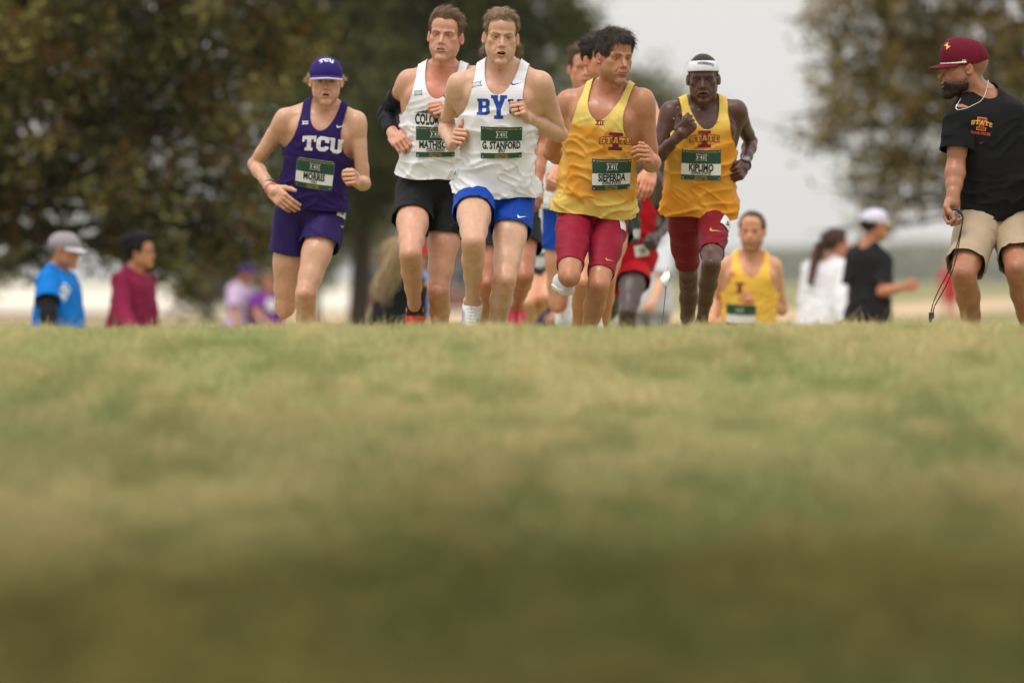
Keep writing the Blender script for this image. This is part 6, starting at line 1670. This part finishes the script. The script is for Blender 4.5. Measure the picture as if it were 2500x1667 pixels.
try:
    S_ = Surf(bv, 2353, 150, -14, .01); decal(c, S_, 'side_patch', fmesh(lambda x, y: np.minimum(.008 - np.abs(x), .008 - np.abs(y) + x * .2) * np.where((np.abs(x) < .0055) & (np.abs(y) < .0055), np.sign(np.sin(x * 900)), 1), .02, .024, .0012), ink('cap gold', srgb(225, 180, 90)), cap_o, eps=.003)
    S_ = Surf(bv, 2313, 113, 20, .006); f, w_ = word_field('I', .03); decal(c, S_, 'front_patch', fmesh(f, w_ * 1.1, .034, .0014), ink('cap gold', srgb(225, 180, 90)), cap_o, eps=.003)
except ValueError: pass
S_ = Surf(c['top'][1], 2397, 303, -6, .03); o_ = c['top'][0]; gold_i = ink('logo gold', srgb(225, 160, 60)); red_i = ink('logo red', srgb(150, 24, 30))
f, w_ = word_field('I', .054, xs=.95); decal(c, S_, 'letter_outline', fmesh(lambda x, y: f(x, y) + .0022, w_ * 1.3, .062, .0014), gold_i, o_, eps=.0012); decal(c, S_, 'letter_print', fmesh(f, w_ * 1.1, .056, .0014), red_i, o_, eps=.002)
f2, w2 = word_field('STATE', .019, gap=.12, arch=.3, xs=1.15); decal(c, S_, 'word_print', fmesh(f2, w2 * 1.1, .034, .0011), gold_i, o_, eps=.0028)
V_, T_ = textmesh('IOWA STATE', .011, 1.0, .04, .01); decal(c, S_, 'line_print', (V_, T_), ink('logo orange', srgb(190, 72, 36)), o_, -.002, -.042, .0016)
swoosh_on(c, 2398, 348, 8, .026, srgb(170, 20, 50))
# stopwatch and its cord
hR = c['hands']['R']; swc = hR[3] + hR[2] @ np.array((.086, -.036, .002)); rt = empty('stopwatch', swc, 'round black stopwatch held in the hand of the man in maroon cap, cord hanging', 'stopwatch')
SW = np.stack([CR, N_(-CF + UP * .3), N_(UP + CF * .3)], 1); blk = mat('stopwatch plastic', (.012, .012, .014), .28, 0, coat=.5)
G = Field(); G.ell(swc, SW, (.036, .014, .033), .004); G.cone(swc + SW @ (0, 0, .030), swc + SW @ (0, 0, .040), .008, .007, .004); G.cone(swc + SW @ (.024, 0, .022), swc + SW @ (.030, 0, .029), .005, .005, .004)
lo, hi = G.bbox(); V, Q = nets(G.grid(lo - .01, hi + .01, .003), lo - .01, .003); mesh_obj('case', V, Q, blk, rt, swc)
for r_, th_, m_, nm in ((.024, .0022, mat('chrome ring', (.6, .6, .62), .2, 0, metal=1), 'bezel'), (.033, .004, blk, 'coiled_cord')):
    ring_on(nm, swc + SW @ (0, .010, 0), SW[:, 1], r_, th_, m_, rt, swc, n=24)
vs, qs = sphere(16, 8); mesh_obj('dial', swc + (vs * np.array((.020, .020, .003))) @ np.stack([SW[:, 0], SW[:, 2], SW[:, 1]], 1).T + SW[:, 1] * .013, qs, mat('dial', (.10, .10, .10), .15, 0), rt, swc)
for pp in ([(2336, 516), (2349, 524), (2349, 545), (2341, 580), (2330, 620), (2312, 670), (2296, 700), (2280, 735), (2273, 762)], [(2336, 516), (2350, 530), (2347, 560), (2343, 585), (2333, 635), (2318, 680), (2300, 715), (2283, 745), (2278, 763)]):
    q = spline(pp, 4)
    tube('cord', [unproj(a[0], a[1], 31.44) for a in q], .0028, mat('cord', (.012, .012, .012), .5, 0), rt, swc, n=6)
e = unproj(2274, 770, 31.44); G = Field(); G.box(e, np.stack([CR, CF, UP], 1), (.012, .006, .014), .003); G.box(e - UP * .022 - CR * .004, np.stack([CR, CF, UP], 1), (.007, .005, .010), .003); lo, hi = G.bbox(); V, Q = nets(G.grid(lo - .01, hi + .01, .003), lo - .01, .003); mesh_obj('cord_clip', V, Q, blk, rt, swc)

# ------------------------------------------------------------------ runners behind
def tank(col, **k): return ('top', dict(col=col, **k))
SHOEW = ('shoes', dict(col=(.7, .7, .72), sole_col=(.7, .7, .7)))
# hidden behind the leader: hanging arm with bracelet, orange trimmed black shorts, pink shoes
c = person(dict(label='runner mostly hidden behind the leader, black shorts, beaded bracelet, bright pink shoes', group=RUN, D=35.6, facedetail=True, seed=31, skin=srgb(190, 128, 96),
  N=(1226, 212), P=(1236, 470), sR=(1150, 238), sL=(1303, 240), hR=(1200, 496), hL=(1276, 500), H=(1224, 147), hs=1.04, head=(0, 0, 0),
  eR=(1120, 360, 'f'), wR=(1140, 330, 'n'), eL=(1322, 352, .0), wL=(1311, 456, 'n'), mL=(1312, 485, 'n'), tL=(-.5, -.8, 0), handL='hang',
  kR=(1190, 690, 'n'), aR=(1190, 850, 'f'), kL=(1279, 672, 'n'), aL=(1262, 748, 'f'), fL=(0, -.7, -.7), fR=(0, -1, -.1),
  wear=[tank((.10, .10, .11)), ('shorts', dict(col=(.008, .008, .009), hem=.62)), ('hair', dict(col=(.16, .10, .06), n=2500, len=.03, w=.002, vol=.020, line=HL_LONG)), ('shoes', dict(col=srgb(225, 30, 90), sole_col=srgb(240, 60, 110), accent=srgb(220, 20, 40))),
        ('wrist_band', dict(s_='L', col=(.75, .68, .58), at=.012, beads=1, th=.0035, name='bracelet'))]))
try: hip_tag(c, 1318, 524, '', 0, .03, .06)
except ValueError: pass
# blue shorts runner behind the gold singlet
c = person(dict(label='brown haired runner in white singlet and blue shorts partly behind the gold singlet runner', group=RUN, D=38.0, facedetail=True, seed=33, skin=srgb(206, 150, 122),
  N=(1424, 244), P=(1398, 500), sR=(1352, 266), sL=(1500, 262), hR=(1365, 530), hL=(1435, 530), H=(1426, 168), head=(6, 0, 0),
  eR=(1385, 388, 'n'), wR=(1346, 436, 'n'), mR=(1338, 452, 'n'), tR=(.2, -.5, 1), handR='fist', eL=(1530, 380, 'f'), wL=(1500, 400, 'n'),
  kR=(1362, 742, 'f'), aR=(1372, 720, 'f'), kL=(1428, 730, 'n'), aL=(1425, 885, 'f'), fR=(0, -.3, -1),
  face=dict(brow=(.08, .05, .03)), wear=[tank((.78, .78, .80), loose=1.4, hem=-.03), ('shorts', dict(col=NAVY, hem=.38)), ('hair', dict(col=(.09, .055, .035), n=2500, len=.02, w=.002, vol=Vtop(.004, .02))), SHOEW, ('wrist_band', dict(s_='R', col=srgb(225, 90, 40), at=.0, th=.005))]))
# dark haired runner close behind the gold singlet
c = person(dict(label='black haired runner seen from the ear, close behind the gold singlet runner', group=RUN, D=35.0, facedetail=True, seed=35, skin=srgb(204, 144, 110), arm=1.0,
  N=(1486, 226), P=(1470, 500), sR=(1398, 250), sL=(1574, 256), hR=(1432, 520), hL=(1508, 520), H=(1466, 147), head=(28, 0, 0),
  eR=(1380, 380, 'f'), wR=(1420, 400, 'f'), eL=(1618, 340, 'n'), wL=(1586, 420, 'n'), mL=(1582, 448, 'n'), tL=(-.8, -.5, 0), handL='hang',
  kR=(1425, 690, 'n'), aR=(1412, 850, 'f'), kL=(1478, 680, 'n'), aL=(1466, 830, 'f'),
  face=dict(brow=(.03, .02, .015)), wear=[tank((.05, .05, .06)), ('shorts', dict(col=(.02, .02, .025), hem=.36)), ('hair', dict(col=(.03, .022, .018), n=2500, len=.02, w=.002, vol=Vtop(.004, .022))), SHOEW]))
# black shorts runner farther back
c = person(dict(label='runner farther back in white singlet and black shorts with gold tick, between the legs', group=RUN, D=44.0, seed=37, skin=srgb(214, 164, 130),
  N=(1350, 440), P=(1330, 640), H=(1352, 380), hR=(1298, 650), hL=(1362, 650), yaw=0, kR=(1290, 740, 'n'), aR=(1286, 850, 'f'), kL=(1335, 725, 'n'), aL=(1284, 790, 'f'),
  wear=[tank((.72, .72, .74)), ('shorts', dict(col=(.014, .014, .016), hem=.50)), ('hair', dict(col=(.08, .05, .03), n=400, vol=.01)), SHOEW]))
try: bib(c, 1327, 598, '', '', 0, detail=False)
except Exception: pass
try: swoosh_on(c, 1322, 672, -5, .05, srgb(200, 185, 130), key='bottom')
except ValueError: pass
# purple runner low in the gap
c = person(dict(label='far runner in purple kit low in the gap left of the maroon tights', group=RUN, D=62.0, seed=38, skin=srgb(200, 150, 120), yaw=10, N=(1338, 690), P=(1336, 835), H=(1338, 642),
  eL=(1372, 740, 'n'), wL=(1352, 775, 'n'), wear=[tank(PURP), ('shorts', dict(col=PURP, hem=.45)), ('hair', dict(col=(.06, .04, .03), n=200, vol=.01)), SHOEW]))
# red singlet runner
c = person(dict(label='dark skinned runner in bright red singlet and red shorts behind the flag wire', group=RUN, D=40.5, facedetail=True, seed=41, skin=srgb(70, 54, 50), S=1.0,
  N=(1536, 418), P=(1520, 628), H=(1540, 348), sR=(1470, 440), sL=(1592, 436), hR=(1486, 640), hL=(1552, 640), head=(5, 0, 0),
  eR=(1460, 560, 'f'), wR=(1500, 575, 'n'), eL=(1630, 540, 'f'), wL=(1602, 580, 'n'), mL=(1596, 596, 'n'), tL=(-.4, -.4, 1), kR=(1488, 760, 'f'), aR=(1490, 745, 'f'), kL=(1533, 762, 'n'), aL=(1520, 905, 'f'),
  wear=[tank(srgb(178, 10, 26), loose=1.6, hem=-.06), ('shorts', dict(col=srgb(178, 10, 26), hem=.42, flare=1.8)), ('hair', dict(col=(.01, .01, .01), n=200, vol=.004)), SHOEW]))
try: bib(c, 1524, 560, '', '', -4, detail=False, green=GREEN * .8, dark=.8)
except Exception: pass
hip_tag(c, 1566, 612, '36', 8, .085, .065, ts=.04, tr=10, where='top')
# gold singlet runner far back right
c = person(dict(label='short haired bearded runner in gold singlet farther back, fist at chest', group=RUN, D=43.0, main=True, seed=43, skin=srgb(214, 158, 122), S=1.0,
  N=(1833, 628), P=(1828, 845), sR=(1772, 650), sL=(1886, 650), hR=(1795, 850), hL=(1862, 850), H=(1836, 566), head=(-10, 0, 0), headfwd=.05,
  eR=(1756, 735, 'f'), wR=(1738, 785, 'n'), mR=(1735, 800, 'n'), eL=(1908, 756, 'f'), wL=(1846, 732, 'n'), mL=(1826, 720, 'n'), tL=(-.4, 0, 1), handL='fist',
  kR=(1795, 990, 'n'), aR=(1795, 1150, 'f'), kL=(1860, 1000, 'n'), aL=(1860, 1130, 'f'),
  face=dict(brow=(.08, .05, .03), stubble=(srgb(120, 84, 60), .75), w=.95), wear=[tank(srgb(240, 190, 80), nd=.15), ('shorts', dict(col=CARD, kind='tight', hem=.78)), ('hair', dict(col=(.10, .065, .04), n=1500, len=.01, w=.002, vol=.006, line=[(-.13, -.062), (-.035, -.012), (-.02, .022), (.02, .01), (.03, .02), (.042, .060), (.060, .088), (.1, .098)])), SHOEW]))
bib(c, 1806, 772, '', '', -2, detail=False); emblem_on(c, 1788, 670, 0, .05, srgb(190, 80, 40)); S_ = Surf(c['top'][1], 1806, 704, 0, .03); f, w_ = word_field('I', .07); decal(c, S_, 'letter_print', fmesh(f, w_ * 1.1, .08, .004), ink('cardinal', srgb(130, 30, 50)), c['top'][0])

# ------------------------------------------------------------------ spectators
def blur_hair(col, **k):
    if k.pop('cap', 0): k['region'] = lambda q: np.minimum(q[:, 2] - zline(q, HL_SHORT), .022 - q[:, 2])
    d = dict(col=col, n=900, len=.03, w=.003, vol=.014); d.update(k); return ('hair', d)
c = person(dict(label='older man in bright blue t-shirt over black sleeves and grey cap, at far left', group=SPEC, D=46.5, facedetail=True, seed=51, skin=srgb(190, 134, 100), table=T_SOFT, yaw=72, build=1.05,
  N=(139, 664), P=(134, 858), plen=.52, H=(158, 612), head=(68, -6, 0), eR=(118, 770, .20), wR=(128, 860, .2), face=dict(brow=(.2, .18, .16)),
  wear=[('top', dict(col=srgb(20, 20, 22), kind='long', hem=-.05, longlen=.95, name='undershirt')), ('top', dict(col=srgb(0, 112, 196), kind='tee', hem=-.10, sleeve=.62, sleevew=1.45, loose=2.0, fold=1.2)), ('trousers', dict(col=(.10, .10, .12))),
        blur_hair((.28, .26, .25), vol=.004, cap=1), ('cap', dict(col=srgb(150, 142, 146), brim_col=srgb(205, 198, 204), pitch=4)), SHOEW]))
try:
    S_ = Surf(c['top'][1], 158, 712, -25, .04); f, w_ = word_field('TAU', .055); decal(c, S_, 'chest_print', fmesh(lambda x, y: np.minimum(.035 - np.abs(x), .05 - np.abs(y)) * np.sign(np.sin(y * 160) + .3 + .5 * np.sin(x * 210)), .08, .11, .004), ink('pale', WHITE), c['top'][0])
except ValueError: pass
c = person(dict(label='young person with black hair and glasses in dark pink maroon sweatshirt, at left', group=SPEC, D=49.5, facedetail=True, seed=53, skin=srgb(200, 146, 108), S=.95, yaw=62, table=T_SOFT,
  N=(326, 668), P=(316, 850), plen=.50, H=(343, 616), head=(70, 2, 0), eR=(298, 770, .16), wR=(330, 822, .25),
  wear=[('top', dict(col=srgb(122, 22, 58), kind='long', hem=-.10, loose=2.2, sleevew=1.45, fold=1.5)), ('trousers', dict(col=(.05, .05, .07))), blur_hair((.007, .006, .006), vol=Vtop(.020, .034), line=HL_LONG, n=1500, w=.003), SHOEW]))
hd = c['hd']; gm = mat('glasses frame', (.15, .13, .12), .3, 0, metal=.5); parts = []
for sg in (-1, 1): ring_on('glasses', hd.P(sg * .032, .098, .000), hd.R[:, 1], .021, .0018, gm, c['root'], c['origin'], n=16)
tube('glasses_arm', [hd.P(-.052, .094, .004), hd.P(-.074, .03, .004), hd.P(-.078, -.01, 0)], .002, gm, c['root'], c['origin'])
c = person(dict(label='person in pale lilac shirt and purple cap, left of the purple singlet runner', group=SPEC, D=80.0, seed=55, skin=srgb(196, 140, 112), S=.95, yaw=60, N=(586, 698), P=(580, 815), plen=.5, H=(602, 667), head=(66, 0, 0), eR=(572, 755, .15), wR=(578, 800, .2),
  wear=[('top', dict(col=srgb(206, 180, 214), kind='tee', hem=-.08, loose=1.6, sleeve=.9, sleevew=1.3)), ('trousers', dict(col=(.1, .1, .14))), blur_hair((.06, .04, .05), cap=1, n=300), ('cap', dict(col=srgb(76, 44, 140), pitch=4)), SHOEW]))
c = person(dict(label='person in vivid purple t-shirt with white print beside the lilac shirt', group=SPEC, D=80.0, seed=57, skin=srgb(214, 150, 128), S=.92, yaw=30, N=(652, 722), P=(648, 825), plen=.48, H=(654, 688), head=(50, 0, 0), eR=(626, 765, .1), wR=(652, 792, .2),
  wear=[('top', dict(col=srgb(118, 46, 150), kind='tee', hem=-.08, loose=1.4, sleeve=.6, sleevew=1.3)), ('trousers', dict(col=(.1, .1, .14))), blur_hair((.30, .20, .13), n=300), SHOEW]))
try: S_ = Surf(c['top'][1], 662, 745, 0, .04); decal(c, S_, 'chest_print', fmesh(lambda x, y: .07 - np.hypot(x, y * .9), .16, .18, .008), ink('pale', WHITE), c['top'][0])
except ValueError: pass
curl_sweep = (lambda q: np.stack([.3 * np.sign(q[:, 0]), -.4 * np.ones(len(q)), -1 * np.ones(len(q))], 1),)
c = person(dict(label='woman with long blonde hair in black jacket behind the black shorts runner', group=SPEC, D=50.0, seed=59, skin=srgb(214, 164, 136), S=.94, yaw=140, N=(985, 680), P=(984, 850), plen=.49, H=(986, 628), head=(120, 0, 0), eR=(950, 760, -.1),
  wear=[('top', dict(col=srgb(34, 35, 40), kind='long', hem=-.12, loose=1.8, sleevew=1.4)), ('trousers', dict(col=(.03, .03, .04))), blur_hair((.42, .30, .17), vol=.022, line=HL_LONG, n=2500, w=.004, len=.05, curl=.3), SHOEW]))
rs2 = np.random.RandomState(9); Vh, Th, off = [], [], 0
for i in range(130):    # the hair that falls over her shoulder
    a = np.array([(975, 615), (958, 650), (945, 680), (930, 700), (932, 722)], float) + rs2.randn(1, 2) * 11; wv = rs2.randn() * .05 - .02
    pp = [unproj(q[0] + rs2.randn() * 3, q[1] + rs2.randn() * 3, 49.9 - .10 + wv) for q in a]; v, q = tube_mesh(pp, [.004, .005, .005, .005, .002], 5); Vh.append(v); Th.append(q + off); off += len(v)
cc = np.repeat((np.array((.42, .30, .17))[None] * (.6 + .8 * rs2.rand(130, 1))), 25, 0); mesh_obj('hair_lock', np.concatenate(Vh), np.concatenate(Th), HAIR, c['root'], c['origin'], cols=cc)
c = person(dict(label='person in red cap and light blue shirt behind the knees of the black shorts runner', group=SPEC, D=54.0, seed=61, skin=srgb(200, 148, 124), S=.97, yaw=50, N=(1015, 668), P=(1022, 830), plen=.5, H=(1012, 622), head=(60, 0, 0), eR=(1000, 760, .0), eL=(1046, 742, .1), wL=(1044, 800, .2),
  wear=[('top', dict(col=srgb(120, 160, 225), kind='tee', hem=-.08, loose=1.8, sleeve=.7, sleevew=1.35)), ('trousers', dict(col=srgb(170, 150, 200) * .6)), blur_hair((.12, .08, .05), cap=1), ('cap', dict(col=srgb(200, 30, 40), pitch=2)), SHOEW]))
c = person(dict(label='person with brown hair in pale grey t-shirt and grey shorts, behind the red singlet runner', group=SPEC, D=58.0, seed=63, skin=srgb(222, 168, 132), S=.95, yaw=-35, N=(1596, 600), P=(1592, 740), plen=.49, H=(1592, 556), head=(-120, 0, 0), eL=(1612, 690, .1), wL=(1592, 742, .25), eR=(1565, 690, 0.), wR=(1580, 740, .1),
  wear=[('top', dict(col=srgb(208, 208, 214), kind='tee', hem=-.06, loose=1.6, sleeve=.75, sleevew=1.3)), ('trousers', dict(col=srgb(140, 134, 136))), blur_hair((.13, .09, .06), vol=.022, line=HL_LONG), SHOEW]))
c = person(dict(label='woman with brown ponytail in loose white shirt, right of the gold singlet runner', group=SPEC, D=55.5, facedetail=True, seed=65, skin=srgb(206, 146, 118), S=.96, yaw=140, build=1.05, table=T_SOFT, N=(2022, 640), P=(2012, 815), plen=.52, H=(2042, 596), head=(112, 2, 0), eR=(2058, 728, .1), eL=(1972, 735, 0.), wL=(1985, 805, .0), wR=(2060, 800, .1),
  wear=[('top', dict(col=(.80, .78, .82), kind='long', hem=-.16, loose=2.6, sleevew=1.55, fold=1.6)), ('trousers', dict(col=(.1, .1, .12))), blur_hair((.09, .05, .035), vol=.012, line=HL_LONG, n=1500), SHOEW]))
p0 = c['hd'].P(0, -.10, .02); Vh, Th, off = [], [], 0
for i in range(26):
    j = rs2.randn(3) * .008; pp = [p0 + j, p0 + np.array((-.05, .03, -.03)) + j * 2, p0 + np.array((-.075, .03, -.12)) + j * 2.2, p0 + np.array((-.10, .0, -.24)) + j * 2, p0 + np.array((-.125, -.01, -.33)) + j]
    v, q = tube_mesh(pp, [.008, .010, .010, .008, .003], 5); Vh.append(v); Th.append(q + off); off += len(v)
mesh_obj('ponytail', np.concatenate(Vh), np.concatenate(Th), HAIR, c['root'], c['origin'], cols=np.repeat(np.array((.13, .065, .04))[None] * (.6 + .8 * rs2.rand(26, 1)), 25, 0))
c = person(dict(label='man in black t-shirt and white cap holding his forearm out, right of the white shirt', group=SPEC, D=53.5, facedetail=True, seed=67, skin=srgb(206, 142, 112), S=1.0, yaw=125, build=1.04, N=(2122, 604), P=(2120, 790), plen=.53, H=(2137, 550), head=(118, 2, 0), sR=(2158, 632, .05), eR=(2152, 712, .1), wR=(2212, 700, .14), mR=(2232, 698, .14), tR=(0, 0, 1), handR='loose', eL=(2080, 715, .0), wL=(2090, 790, 0.),
  wear=[('top', dict(col=srgb(28, 27, 30), kind='tee', hem=-.10, loose=1.5, sleeve=.80, sleevew=1.4, fold=1.1)), ('trousers', dict(col=(.04, .04, .045))), blur_hair((.035, .022, .018), vol=.005, cap=1), ('cap', dict(col=srgb(214, 208, 226), brim_col=srgb(214, 196, 170), pitch=6)), SHOEW]))
c = person(dict(label='tiny distant person in red shirt beyond the dangling stopwatch cord', group=SPEC, D=175.0, seed=69, skin=srgb(214, 150, 120), S=1.0, yaw=0, N=(2317, 664), P=(2320, 712), plen=.52, H=(2316, 644), wear=[('top', dict(col=srgb(200, 40, 60), kind='tee', hem=-.05)), ('shorts', dict(col=srgb(190, 40, 60), hem=.5)), SHOEW]))
